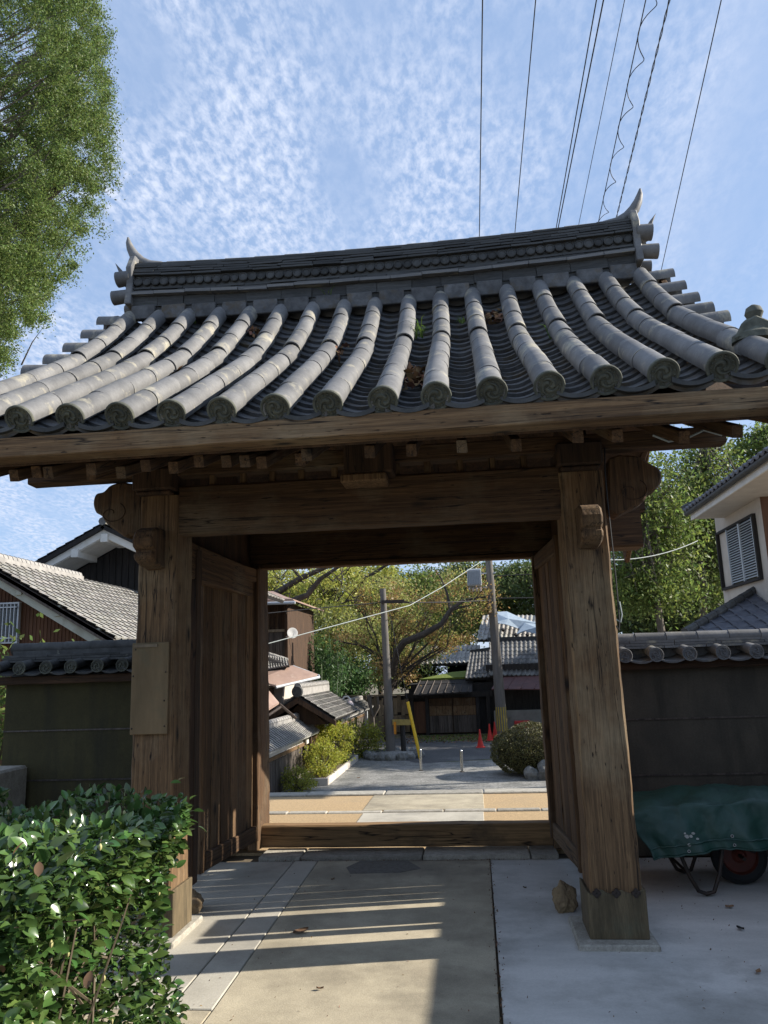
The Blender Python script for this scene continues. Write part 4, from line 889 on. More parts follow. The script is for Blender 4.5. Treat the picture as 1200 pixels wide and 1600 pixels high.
for px_, py_, s in ((161, 840, .17), (115, 864, .17)):
    p = at(px_, py_, Y=Yw-.1); MB().box(p.x-s/1.6, p.x+s/1.6, Yw-.06, Yw+1.1, p.z-s*.7, p.z+s*.7).build('purlin_end', white, h, bevel=.01)
tiled_roof((xl-.1, Yw-.08, zl+.02), (xl-.1, Yw+8, zl+.02), (ap.x, Yw+8, ap.z+.12), (ap.x, Yw-.08, ap.z+.12), 20, 16, tile_blue, h, amp=.03)
tiled_roof((xr+.1, Yw-.08, zr+.02), (xr+.1, Yw+8, zr+.02), (ap.x, Yw+8, ap.z+.12), (ap.x, Yw-.08, ap.z+.12), 20, 12, tile_far, h, amp=.03)
ridge_line((ap.x, Yw-.1, ap.z+.2), (ap.x, Yw+8, ap.z+.2), .12, tile, h)
# ---- house on the right with louvred shutters
h = thing('shuttered_house', 'cream plastered two storey house with a louvred shutter window above the right wall', 'house', (6.2, 11, -2))
XH = 5.9; yn = 9.62; yf = 12.27
MB().box(XH, XH+6, yn, yf, -2, 4.72).build('wall', cream, h)
MB().box(XH-.004, XH+.3, yn-.012, yn-.002, 2.2, 4.6).build('side_cladding', brownboard, h)
zb_, zt_ = 2.90, 4.02; ya, yb = 10.02, 11.50
sh = MB().box(XH-.07, XH-.002, ya-.04, yb+.62, zb_-.05, zb_).box(XH-.07, XH-.002, ya-.04, yb+.62, zt_, zt_+.045).box(XH-.07, XH-.002, ya-.09, ya-.02, zb_-.05, zt_+.045).box(XH-.07, XH-.002, yb+.58, yb+.64, zb_-.05, zt_+.045).build('window', black_wood, h)
MB().box(XH-.03, XH-.003, ya, yb, zb_, zt_).build('pane', darkglass, sh)
for k in (0, 1):
    y0 = ya+k*(yb-ya)/2; y1 = y0+(yb-ya)/2
    for (p, q) in ((y0, y0+.035), (y1-.035, y1)): MB().box(XH-.06, XH-.032, p, q, zb_, zt_).build('shutter_stile', alu, sh)
    for i in range(22):
        z = zb_+.02+i*(zt_-zb_-.04)/22; MB().prism([(XH-.035, y0+.035, z+.035), (XH-.062, y0+.035, z+.006), (XH-.064, y0+.035, z+.012), (XH-.037, y0+.035, z+.041)], (0, y1-y0-.07, 0)).build('slat', alu, sh)
ea = at(1084, 803, X=5.25); eb = at(1212, 726, X=5.25); zz = (ea.z+eb.z)/2-.02
MB().box(5.25, 5.28, 6.4, ea.y+.25, zz-.02, zz+.14).build('fascia', white, h)
MB().box(5.27, XH+.2, 6.4, ea.y+.2, zz-.01, zz+.03).build('soffit', cream, h)
MB().tube([(5.19, 6.3, zz+.13), (5.19, ea.y+.3, zz+.13)], .055, 10).build('gutter', tile_d, h, smooth=True)
tiled_roof((5.13, ea.y+.28, zz+.17), (5.13, 6.2, zz+.17), (7.6, 6.2, zz+1.35), (7.6, ea.y+.28, zz+1.35), 24, 10, tile_blue, h, amp=.035, thick=.05)
ridge_line((5.13, ea.y+.30, zz+.24), (7.6, ea.y+.30, zz+1.42), .07, tile_d, h)
MB().box(XH, XH+6, 6.5, yn-.02, -2, 1.9).build('wall', cream, h)
# lower roof of that house, its tiles near enough to pick apart
LX, LY, LZ = 4.12, 8.7, 1.86
def lowroof(X, Y, dz=0): return Vector((X, Y, LZ+.44*(Y-LY)+dz))
MB().prism([lowroof(LX+.05, LY, -.02), lowroof(9.5, LY, -.02), lowroof(9.5, LY+2.6, -.02), lowroof(LX+2.65, LY+2.6, -.02)], (0, 0, -.07)).build('roof_board', black_wood, h)
tw_, th_ = .27, .235; V = []; F = []
for k, (v, hh_) in enumerate(((0, -.004), (0, .030), (th_*1.1, .008))):
    for i in range(9):
        u = i/8; w = .028*math.cos(u*math.tau*.5)**2*(1 if u < .5 else .25)-.012*math.sin(u*math.pi); V.append((u*tw_*1.03, v, hh_+w+v*.44))
F = [(k*9+i, k*9+i+1, (k+1)*9+i+1, (k+1)*9+i) for k in range(2) for i in range(8)]
rt0 = MB().add(V, F).build('roof_tile', tile_blue, h, smooth=True, sharp=35); f = True
for r_ in range(11):
    y = LY+r_*th_; x = LX+(y-LY)+.05
    while x < 8.4:
        c = rt0 if f else clone(rt0); f = False; M = Matrix.Translation(lowroof(x, y, random.uniform(0,.004)))@Matrix.Rotation(random.uniform(-.01,.01), 4, 'Y'); c.matrix_basis = M; WM[c.name] = M; x += tw_
ridge_line(lowroof(LX-.02, LY, .06), lowroof(LX+2.6, LY+2.6, .06), .075, tile_d, h, L=.34)
MB().box(LX+.3, 9, LY+.3, LY+3, -2, 1.85).build('wall', cream, h)
# ---- street wall on the left, with plaster band, boards and tile coping, and its little gate
XW = -5.3
def street_wall(label, ya, yb, ze, zr, name='street_wall'):
    w = thing(name, label, 'wall', (XW, (ya+yb)/2, ZS)); L = yb-ya
    MB().box(XW-.25, XW, ya, yb, ZS, ze-.05).build('plaster_band', white, w)
    MB().box(XW, XW+.05, ya, yb, ze-.42, ze-.32).build('rail', wood_pale, w)
    n = int(L/.19); b = MB().box(XW+.004, XW+.03, 0, .175, ZS, ze-.44).build('board', grey_wood, w)
    for i in range(n):
        M = Matrix.Translation((random.uniform(0,.012), ya+i*.19, 0)); c = b if i == 0 else clone(b); c.matrix_basis = M; WM[c.name] = M
    tiled_roof((XW+.48, ya, ze), (XW+.48, yb, ze), (XW-.15, yb, zr-.12), (XW-.15, ya, zr-.12), int(L/.24), 3, tile_far, w, amp=.04, thick=.05, under=white)
    tiled_roof((XW-.8, ya, ze), (XW-.8, yb, ze), (XW-.15, yb, zr-.12), (XW-.15, ya, zr-.12), int(L/.24), 3, tile_far, w, amp=.04, thick=.05, under=white)
    MB().box(XW-.24, XW-.06, ya, yb, zr-.25, zr-.03).build('ridge_bed', tile_far, w); ridge_line((XW-.15, ya, zr), (XW-.15, yb, zr), .10, tile_far, w, L=.28)
    return w
street_wall('near stretch of the boarded street wall with tile coping, left of its small gate', 12.0, 22.6, -.58, .02)
street_wall('far stretch of the boarded street wall with tile coping, right of its small gate', 25.2, 37.3, -.50, .02)
g = thing('wall_gate', 'small roofed wooden gate in the street wall beside the gooseneck lamp', 'gate', (XW, 24, ZS))
for y in (22.75, 25.05): timber('post', (XW+.1, y, ZS), (XW+.1, y, -.2), .16, .2, wood_dark, g, up=(0,1,0)); 
timber('door_panel', (XW+.05, 23.4, ZS), (XW+.05, 23.4, -.45), .9, .05, wood, g, up=(1,0,0), step=1); timber('door_panel', (XW+.05, 24.4, ZS), (XW+.05, 24.4, -.45), .9, .05, wood_pale, g, up=(1,0,0), step=1)
timber('beam', (XW+.1, 22.4, -.22), (XW+.1, 25.4, -.22), .16, .2, wood_dark, g)
# roof ridge parallel to the wall; gable faces the camera
Yr0, Yr1 = 21.4, 26.6; zr_ = .70; ze_ = -.10
tiled_roof((XW+1.25, Yr0, ze_), (XW+1.25, Yr1, ze_), (XW, Yr1, zr_), (XW, Yr0, zr_), 21, 6, tile_far, g, amp=.045, thick=.08)
tiled_roof((XW-1.25, Yr0, ze_), (XW-1.25, Yr1, ze_), (XW, Yr1, zr_), (XW, Yr0, zr_), 21, 6, tile_far, g, amp=.045, thick=.08)
MB().box(XW-.12, XW+.12, Yr0, Yr1, zr_-.05, zr_+.22).build('ridge_bed', tile_far, g); ridge_line((XW, Yr0, zr_+.28), (XW, Yr1, zr_+.28), .13, tile_far, g, L=.22)
MB().lathe([(0,0),(.2,.0),(.17,.06),(0,.06)], Matrix.Translation((XW, Yr0-.02, zr_+.12))@Matrix.Rotation(R(90),4,'X'), 14).build('end_tile', tile_d, g)
for s in (-1, 1): MB().prism([(XW, Yr0-.02, zr_-.06), (XW+1.28*s, Yr0-.02, ze_-.06), (XW+1.28*s, Yr0-.02, ze_-.22), (XW, Yr0-.02, zr_-.26)], (0, .08, 0)).build('barge_board', wood_dark, g)
MB().prism([(XW-.9, Yr0+.5, -.3), (XW+.9, Yr0+.5, -.3), (XW, Yr0+.5, .45)], (0, 4.2, 0)).build('gable_panel', wood_dark, g)
lb = MB().box(XW+.05, XW+.12, 22.2, 22.55, -.95, -.75).build('lantern_box', material('off_white', (.7,.68,.6), rough=.6, bump=0), g)  # plain off-white box colour
MB().box(XW+.06, XW+.14, 21.9, 22.3, -1.45, -1.0).build('letter_box', black_wood, g)
# gooseneck lamp
lm = thing('street_lamp', 'white gooseneck lamp with pinkish globe above the street wall', 'lamp', (-4.75, 27, -.6))
pts = [at(533, 1128, Y=27), at(533, 1108, Y=27), at(534, 1095, Y=27), at(538, 1089, Y=27), at(543, 1088, Y=27), at(548, 1093, Y=27)]
MB().tube(pts, .035, 8).build('arm', white, lm, smooth=True); c = at(547, 1101, Y=27)
MB().lathe([(0, -.17), (.10, -.14), (.155, -.03), (.14, .06), (.08, .13), (.05, .16), (.04, .22)], Matrix.Translation(c), 16).build('globe', milk, lm, smooth=True)
MB().tube([at(533, 1128, Y=27), at(524, 1116, Y=26)], .03, 6).build('bracket', iron, lm)
# end posts of the wall and crooked post beyond
p = thing('wall_end_post', 'pale post at the far end of the street wall', 'post', (-5.1, 37.3, ZS)); timber('post', (-5.12, 36.6, ZS), (-5.12, 36.6, -.45), .16, .16, grey_paint, p, up=(0,1,0), step=1); MB().box(-5.22,-5.02,36.5,36.7,-.45,-.38).build('cap', grey_paint, p)
p = thing('crooked_post', 'leaning pale timber post in front of the woven fence', 'post', at(586, 1148, Y=34)); MB().tube([at(585, 1150, Y=34), at(583, 1120, Y=34), at(578, 1100, Y=34), at(577, 1086, Y=34)], [.07, .06, .09, .12], 8).build('post', bark_p, p, smooth=True); MB().tube([at(584, 1120, Y=34), at(592, 1105, Y=34), at(590, 1088, Y=34)], [.05, .06, .05], 8).build('branch', bark_p, p, smooth=True)
# ---- houses stepped behind the street wall
h = thing('timber_house', 'tall weathered timber house with copper brown roof behind the street wall', 'house', (-8, 26, ZS))
MB().box(-12, -6.78, 26, 31, ZS, 4.25).build('wall', wood_dark, h)
b = MB().box(0, .13, -.03, 0, 2.05, 3.05).build('board', grey_wood, h); f = True
for i in range(22):
    M = Matrix.Translation((-9.9+i*.142, 25.99, 0)); c = b if f else clone(b); f = False; c.matrix_basis = M; WM[c.name] = M
for x in (-7.55, -7.2, -6.86): MB().box(x, x+.09, 25.93, 25.99, 3.1, 4.22).build('post', wood, h)
MB().box(-10, -6.74, 25.90, 25.98, 3.06, 3.16).build('rail', bamboo, h); MB().box(-10, -6.74, 25.92, 25.98, 1.9, 2.06).build('rail', grey_wood, h)
MB().box(-6.80, -6.68, 25.8, 31, ZS, 4.2).build('corner_post', wood_dark, h)
MB().prism([(-12, 25.2, 4.25), (-6.3, 25.2, 4.22), (-6.3, 31.6, 4.22), (-7.9, 31.0, 4.75), (-7.9, 27.5, 4.80), (-12, 25.9, 4.95)], (0, 0, .06)).build('roof', metal_roof, h)
MB().prism([(-12, 25.15, 4.20), (-6.25, 25.15, 4.17), (-7.7, 27.5, 4.80), (-12, 27.5, 5.1)], (0, 0, .06)).build('roof', metal_roof, h)
MB().tube([(-12, 25.1, 4.16), (-6.2, 25.1, 4.13)], .06, 8).build('gutter', grey_paint, h, smooth=True); MB().tube([(-6.3, 25.12, 4.1), (-6.72, 25.6, 3.9), (-6.75, 25.85, 3.7), (-6.75, 25.85, 2.2)], .035, 6).build('downpipe', iron, h, smooth=True); MB().tube([(-7.62, 25.1, 4.1), (-7.62, 25.8, 3.8), (-7.62, 25.85, 2.0)], .05, 8).build('downpipe', metal_roof, h, smooth=True)
d = thing('satellite_dish', 'round white satellite dish fixed to the corner of the timber house', 'dish', (-6.53, 25.7, 2.9))
Md = Matrix.Translation(at(457, 989, Y=25.6))@Matrix.Rotation(R(25), 4, 'Z')@Matrix.Rotation(R(78), 4, 'X')
MB().lathe([(0, -.03), (.1, -.025), (.2, .0), (.215, .01), (.2, .012), (.1, -.01), (0, -.015)], Md, 24).build('reflector', white, d, smooth=True); MB().tube([Md@Vector((0,-.18,0)), Md@Vector((0,-.08,.22))], .012, 6).build('arm', grey_paint, d); MB().tube([Md@Vector((0,0,-.03)), Vector((-6.74, 25.8, 2.85))], .02, 6).build('bracket', grey_paint, d)
h = thing('low_tiled_house', 'low house with pale tiles and a copper brown lean-to roof behind the street wall gate', 'house', (-7.5, 24, ZS))
MB().box(-12, -6.35, 23.6, 25.6, ZS, 1.0).build('wall', cream, h)
tiled_roof(at(404, 1049, Y=23.6), at(452, 1040, Y=23.6), at(449, 1029, Y=25.4), at(404, 1022, Y=25.4), 12, 5, tile_far, h, amp=.03, thick=.05)
ridge_line(at(404, 1019, Y=25.5), at(449, 1033, Y=25.4), .13, tile_far, h, L=.3)
MB().prism([at(400, 1052, Y=23.7), at(457, 1042, Y=24.2), at(497, 1056, Y=24.0), at(431, 1073, Y=22.4), at(400, 1066, Y=22.2)], (0, 0, .06)).build('lean_to_roof', metal_roof, h)
for k in range(1, 6): 
    a = at(400, 1052, Y=23.7).lerp(at(457, 1042, Y=24.2), k/6); b_ = at(400, 1066, Y=22.2).lerp(at(431, 1073, Y=22.4), k/6) if k < 5 else at(431, 1073, Y=22.4); MB().tube([a+Vector((0,0,.065)), b_+Vector((0,0,.065))], .012, 4).build('seam', metal_roof, h)
MB().tube([at(431, 1074, Y=22.35), at(499, 1058, Y=23.95)], .05, 8).build('gutter', grey_paint, h, smooth=True); MB().tube([at(458, 1041, Y=24.2), at(499, 1056, Y=24.0)], .04, 8).build('gutter', grey_paint, h, smooth=True)
MB().box(-6.6, -6.45, 22.6, 22.75, ZS, at(431, 1074, Y=22.6).z).build('post', wood_dark, h)
h = thing('lean_to_shed', 'lean-to with a sloping brown sheet roof just behind the near street wall', 'shed', (-7, 19.5, ZS))
A_, B_, C_, D_ = at(390, 1122, Y=18.5), at(409, 1126, Y=18.5), at(432, 1104, Y=21), at(405, 1066, Y=21)
MB().prism([at(396, 1068, Y=20.5), at(409, 1068, Y=20.5), at(436, 1100, Y=20), at(408, 1118, Y=17.6), at(396, 1124, Y=17.6)], (0, 0, .05)).build('roof', metal_roof, h)
MB().box(-8.5, -6.15, 18.5, 20.5, ZS, .1).build('wall', cream, h)
MB().tube([at(398, 1132, Y=17.4), at(438, 1105, Y=20)], .045, 6).build('gutter', iron, h, smooth=True); MB().tube([at(436, 1100, Y=20), at(462, 1122, Y=21)], .05, 6).build('brace', iron, h)
# ---- planters
def shrub(name, label, base, rx, ry, hz, n, leaf, mat, cat='shrub', group=None):
    t = thing(name, label, cat, base, group); mb = MB(); b = Vector(base)
    for _ in range(16):
        e = b+Vector((random.uniform(-rx, rx), random.uniform(-ry, ry), hz*random.uniform(.6, 1))); mb.tube([b+Vector((random.uniform(-rx,rx)*.3, random.uniform(-ry,ry)*.3, 0)), (b+e)/2, e], [.015, .01, .005], 4)
    mb.build('stem', bark, t)
    P, c = clumps([(b.x, b.y, b.z+hz*.5, rx, ry, hz*.55)], max(10, int(n/60)), 60, min(rx, ry)*.45); P = P[P[:, 2] > b.z]
    leafmesh(P, leaf, mat, 'foliage', t); return t
def planter(label, x0, x1, y0, y1, z1):
    p = thing('planter', label, 'planter', ((x0+x1)/2, (y0+y1)/2, ZS)); t = .09
    for (a, b, c, d) in ((x0, x1, y0, y0+t), (x0, x1, y1-t, y1), (x0, x0+t, y0+t, y1-t), (x1-t, x1, y0+t, y1-t)): MB().box(a, b, c, d, ZS, z1).build('side_wall', cream, p, bevel=.01)
    MB().box(x0+t, x1-t, y0+t, y1-t, ZS, z1-.08).build('soil', earth, p); return p
planter('long pale concrete planter along the far half of the street wall', -5.2, -4.05, 20.0, 26.4, -1.78)
shrub('planter_shrub', 'tall yellow-green shrub in the long planter', (-4.6, 24.2, -1.86), .6, 1.8, 1.45, 5200, .10, lf_pl, group=None); shrub('planter_shrub', 'looser front shrub at the near end of the long planter', (-4.55, 21.6, -1.86), .5, 1.2, .95, 3600, .09, lf_pl)
shrub('planter_shrub', 'low yellow shrub before the small wall gate', (-4.7, 18.9, ZS), .45, .6, .62, 2200, .07, lf_pl); shrub('planter_shrub', 'green shrub behind the stone ring island', (-4.1, 27.6, ZS), .8, .8, 1.35, 3600, .10, lf_pl)
# ---- stone ring island with gravel and the left utility pole
isl = thing('stone_ring', 'round island of grey boulders filled with pale gravel around the left utility pole', 'stone ring', (-2.75, 27, ZS))
MB().lathe([(1.0, -.1), (1.0, .16), (.6, .22), (0, .25)], Matrix.Translation((-2.75, 27.2, ZS))@Matrix.Diagonal((1, 1.0, 1, 1)), 24).build('gravel_bed', gravel, isl)
for i in range(16):
    a = i*math.tau/16; boulder('boulder', (-2.75+1.02*math.cos(a), 27.2+1.02*math.sin(a), ZS+.10), .21, rock_g, isl, sc=(1.05, .8, .95), sub=2)
def pole(name, label, base, top, r0, r1, mat=pole_m):
    t = thing(name, label, 'utility pole', base); MB().tube([base, Vector(base).lerp(Vector(top), .5), top], [r0, (r0+r1)/2, r1], 14).build('shaft', mat, t, smooth=True); return t
p1b = at(611, 1176, Y=27.4); p1t = at(598, 920, Y=27.4); p1 = pole('utility_pole', 'grey utility pole rising from the stone ring island', (p1b.x, 27.4, ZS), p1t, .19, .125)
MB().box(p1t.x-.05, p1t.x+.9, 27.15, 27.27, p1t.z-.62, p1t.z-.50).build('crossarm', iron, p1); MB().tube([at(603, 938, Y=27.2), at(640, 941, Y=27.2)], .03, 6).build('arm_tie', iron, p1)
MB().box(at(617,1120,Y=27.2).x-.05, at(617,1120,Y=27.2).x+.04, 27.1, 27.2, at(617,1147,Y=27.2).z, at(617,1128,Y=27.2).z).build('marker_plate', orange_m, p1)
p2b = at(786, 1152, Y=33.5); p2t = at(762, 855, Y=33.5); p2 = pole('utility_pole', 'taller utility pole with transformer and yellow hazard stripes before the grey wall', (p2b.x, 33.5, ZS), p2t, .27, .17)
for i in range(7):
    a = R(192+i*26); c0 = Vector((p2b.x, 33.5, ZS)); s1 = p2t-c0
    def onp(t, a, k=1.012): rr = (.27+(.17-.27)*t)*k; return c0+s1*t+Vector((rr*math.cos(a), rr*math.sin(a), 0))
    MB().add([onp(.045, a-.09), onp(.045, a+.09), onp(.165, a+.09), onp(.165, a-.09)], [(0,1,2,3)]).build('hazard_stripe', paint_y, p2)
tq = at(741, 903, Y=33.2)
tr = MB().box(tq.x-.34, tq.x+.34, 32.9, 33.5, tq.z-.42, tq.z+.42).build('transformer', grey_paint, p2, bevel=.04)
for i in range(9): MB().box(tq.x-.33+i*.078, tq.x-.30+i*.078, 32.80, 32.895, tq.z-.36, tq.z+.36).build('cooling_fin', grey_paint, tr)
for i in range(4): MB().lathe([(.03,0),(.06,.03),(.03,.06),(.06,.09),(.03,.12),(.05,.18),(0,.2)], Matrix.Translation((tq.x-.26+i*.18, 33.0, tq.z-.68)), 8).build('insulator', milk, tr)
MB().box(tq.x-.3, p2t.x+.2, 33.4, 33.5, tq.z-.50, tq.z-.43).build('bracket', grey_paint, p2); MB().box(tq.x+.2, p2t.x+.3, 33.4, 33.46, tq.z+.2, tq.z+.26).build('bracket', grey_paint, p2)
# yellow guy guard, dark post and yellow board
yg = thing('guy_guard', 'yellow plastic guard on the slanting guy wire beside the left utility pole', 'guard', at(656, 1186, Y=25.6))
MB().tube([at(657, 1186, Y=25.6), at(637, 1097, Y=26.2)], .065, 10).build('guard_tube', yellow_m, yg, smooth=True); MB().tube([at(637, 1097, Y=26.2), at(606, 945, Y=27.3)], .012, 5).build('guy_wire', cable_m, yg)
dp = thing('short_dark_post', 'short dark post with a yellow board on the stone ring island', 'post', at(630, 1172, Y=27.6)); MB().tube([at(631, 1176, Y=27.4), at(628, 1123, Y=27.4)], [.11, .10], 10).build('post', black_wood, dp, smooth=True)
MB().prism([at(613, 1124, Y=27.2), at(642, 1124, Y=27.2), at(642, 1133, Y=27.2), at(613, 1133, Y=27.2)], (0, .03, 0)).build('board', material('ochre_board', (.40,.30,.09), rough=.7, bump=0), dp)
# bollards
def bollard(label, px, py, Y):
    b = at(px, py, Z=ZS+.004); t = thing('bollard', label, 'bollard', b, 'steel bollards on the gravel'); MB().lathe([(.045, 0), (.045, .66), (.04, .69), (.02, .715), (0, .72)], Matrix.Translation(b), 14).build('tube', steel, t, smooth=True)
    MB().lathe([(.08, 0), (.08, .015), (.046, .02)], Matrix.Translation(b), 14).build('foot', iron, t); return t
bollard('stainless bollard at the middle of the street, nearer the clipped bush', 722, 1206, 0); bollard('stainless bollard at the foot of the yellow guy guard', 658, 1204, 0)
# cones
def cone(label, px, py):
    b = at(px, py, Z=ZS+.008); t = thing('traffic_cone', label, 'traffic cone', b, 'red traffic cones before the old storehouse')
    MB().lathe([(.15, .03), (.05, .5), (.03, .74), (.022, .76), (0, .76)], Matrix.Translation(b), 16).build('cone_body', red_m, t, smooth=True); MB().box(b.x-.2, b.x+.2, b.y-.2, b.y+.2, b.z, b.z+.03).build('base', red_m, t, bevel=.01); return t
cone('red traffic cone standing apart, nearest the road', 751, 1168); cone('red traffic cone at the wall, left of the far pair', 766, 1157); cone('red traffic cone at the wall, right of the far pair', 774, 1153)
# clipped bush on boulders
cb_ = thing('clipped_bush', 'big rounded clipped bush on grey boulders at the right of the street', 'bush', (2.35, 21.6, ZS))
P = []
for _ in range(26000):
    d = RNG.normal(size=3); d /= np.linalg.norm(d); k = 1+.10*noise.noise(Vector(d*2.2))+.06*noise.noise(Vector(d*6)); s = k*(1-RNG.random()**2*.10)
    q = np.array([2.45, 21.8, -1.28])+d*s*np.array([1.42, 1.25, .88]); 
    if q[2] > -1.9: P.append(q)
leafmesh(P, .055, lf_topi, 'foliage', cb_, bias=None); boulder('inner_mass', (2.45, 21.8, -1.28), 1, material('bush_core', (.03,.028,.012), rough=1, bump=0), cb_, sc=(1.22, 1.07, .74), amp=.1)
for x, y, r in ((2.2, 20.6, .24), (2.6, 20.55, .2), (2.65, 20.5, .28), (3.05, 20.6, .24), (2.95, 20.5, .2)): boulder('boulder', (x, y, ZS+r*.6+(.25 if r == .2 else 0)), r, rock_g, cb_)
# ---- dark storehouse gate at the end of the street
h = thing('storehouse_gate', 'old dark timber storehouse gate with double board doors at the end of the street', 'gatehouse', (-.8, 37, ZS))
MB().box(-2.9, 1.5, 37.35, 40, ZS, .6).build('wall', black_wood, h)
for x in (-2.75, -1.95, .7, 1.25): MB().box(x-.09, x+.09, 37.1, 37.35, ZS, .15).build('post', black_wood, h)
MB().box(-3.1, 1.5, 37.05, 37.36, -.12, .16).build('beam', black_wood, h)
for k, (x0, x1) in enumerate(((-1.85, -.62), (-.60, .62))):
    dd_ = MB().box(x0, x1, 37.22, 37.3, -1.93, -.14).build('door', wood_dark, h)
    for j in range(5): MB().box(x0+.02+j*.24, x0+.25+j*.24, 37.19, 37.22, -1.9, -1.05).build('panel_board', grey_wood, dd_)
    MB().box(x0+.02, x1-.02, 37.18, 37.22, -1.03, -.55).build('panel_board', wood_pale, dd_); MB().box(x0+.02, x1-.02, 37.19, 37.22, -.53, -.17).build('panel_board', wood, dd_)
MB().box(-2.65, -2.05, 37.22, 37.3, -1.9, -.3).build('side_door', brownboard, h)
MB().prism([at(645, 1088, Y=36.3), at(738, 1083, Y=36.3), at(738, 1063, Y=37.8), at(655, 1066, Y=37.8)], (0, 0, .08)).build('eave_roof', black_wood, h)
for k in range(8): 
    a = at(647+12*k, 1087-.5*k, Y=36.3); b_ = at(657+11.2*k, 1066, Y=37.8); MB().tube([a+Vector((0,0,.1)), b_+Vector((0,0,.1))], .03, 4).build('eave_batten', grey_wood, h)
MB().prism([at(655, 1064, Y=37.8), at(738, 1060, Y=37.8), at(738, 1050, Y=39), at(705, 1053, Y=39)], (0, 0, .10)).build('mossy_roof', moss, h)
# ---- tiled houses at the end
h = thing('old_tiled_house', 'old house with dark tile roofs and maroon metal eave at the right street end', 'house', (3, 39, ZS))
MB().box(1.25, 7, 37.6, 44, ZS, 1.5).build('wall', black_wood, h)
MB().box(.55, 1.6, 38, 44, ZS, .9).build('wall', black_wood, h)
lowwall = MB().box(1.50, 7, 36.0, 36.2, ZS, -.80).build('low_wall', material('old_concrete', (.21,.205,.18), (.15,.145,.13), (2,2,2), 6, .9, .2, c3=(.11,.105,.09), s3=1.2), h)
MB().prism([at(768, 1078, Y=35.8), at(905, 1078, Y=35.8), at(905, 1054, Y=37.3), at(780, 1058, Y=37.3)], (0, 0, .05)).build('metal_eave', redroof, h)
for k in range(7): 
    a = at(772+21*k, 1078, Y=35.8); b_ = at(786+20*k, 1057, Y=37.3); MB().tube([a+Vector((0,0,.06)), b_+Vector((0,0,.06))], .03, 4).build('seam', redroof, h)
tiled_roof(at(764, 1056, Y=37.2), at(905, 1056, Y=37.2), at(905, 998, Y=40.5), at(764, 1002, Y=40.5), 20, 9, tile_old, h, amp=.05)
MB().prism([at(762, 1003, Y=40.4), at(905, 999, Y=40.4), at(905, 992, Y=40.4), at(762, 996, Y=40.4)], (0, .3, 0)).build('ridge', tile_d, h)
tiled_roof(at(727, 1061, Y=37.2), at(766, 1058, Y=37.2), at(765, 1018, Y=39.5), at(735, 1020, Y=39.5), 6, 7, tile_old, h, amp=.05)
MB().prism([at(734, 1021, Y=39.5), at(766, 1017, Y=39.5), at(766, 1011, Y=39.5), at(734, 1016, Y=39.5)], (0, .3, 0)).build('ridge', tile_d, h)
h = thing('tarped_roof_house', 'house with pale tiles and silver-blue tarpaulins tied over its ridge', 'house', (3, 43, ZS))
MB().box(-1, 7, 43, 48, ZS, 2.4).build('wall', black_wood, h)
tiled_roof(at(745, 1000, Y=42), at(905, 1000, Y=42), at(905, 962, Y=45), at(755, 962, Y=45), 22, 5, tile_far, h, amp=.06)
tiled_roof(at(630, 1040, Y=41), at(745, 1035, Y=41), at(750, 1008, Y=44), at(640, 1012, Y=44), 16, 4, tile_far, h, amp=.06)
def tarp(pts, name):
    c = sum((Vector(p) for p in pts), Vector())/len(pts); V = [c+Vector((0, -.35, .1))]+[Vector(p) for p in pts]; n = len(pts); o = MB().add(V, [(0, i+1, (i+1) % n+1) for i in range(n)]).build(name, blue_tarp, h); s_ = o.modifiers.new('t', 'SOLIDIFY'); s_.thickness = .03; return o
tarp([at(766, 982, Y=42), at(773, 973, Y=41.9), at(790, 976, Y=41.8), at(812, 983, Y=41.8), at(838, 974, Y=42), at(812, 965, Y=43), at(792, 956, Y=44), at(770, 957, Y=44)], 'tarpaulin')
tarp([at(806, 992, Y=41), at(818, 986, Y=41), at(835, 990, Y=41), at(850, 992, Y=41), at(870, 990, Y=41), at(860, 978, Y=42), at(835, 972, Y=42.5), at(820, 974, Y=42)], 'tarpaulin')
for x in (768, 786, 806, 824, 842): MB().lathe([(0,-.14),(.13,0),(0,.14)], Matrix.Translation(at(x, 984 if x < 800 else 992, Y=41)), 8).build('sandbag', black_wood, h, smooth=True)
rb = tag(MB().prism([at(804, 1127, Y=35.5), at(828, 1126, Y=35.5), at(828, 1138, Y=35.5), at(804, 1139, Y=35.5)], (0, .4, 0)).build('red_box', redbox_m, bevel=.02), 'red metal box with a pale marking on the low grey wall', 'box')
MB().prism([at(808, 1131, Y=35.47), at(824, 1130.5, Y=35.47), at(824, 1132, Y=35.47), at(808, 1132.5, Y=35.47)], (0, .02, 0)).build('marking', flake, rb)
# woven fence
fc = thing('woven_fence', 'weathered woven bamboo fence behind the left utility pole', 'fence', (-4.2, 38.3, ZS))
b = MB().box(0, .20, 0, .04, 0, .95).build('slat', bamboo, fc); f = True
for i in range(26):
    for j in range(2):
        M = Matrix.Translation((-7.2+i*.21, 38.3+.03*((i+j) % 2), ZS+.08+j*.93+(.12*(i % 3)-.12)*(j == 1)))@Matrix.Diagonal((1, 1, .93, 1)); c = b if f else clone(b); f = False; c.matrix_basis = M; WM[c.name] = M
MB().box(-7.3, -1.8, 38.2, 38.36, .02, .09).build('top_rail', bamboo, fc)
MB().box(-7.3, -1.8, 38.4, 38.5, ZS, .0).build('backing', black_wood, fc)
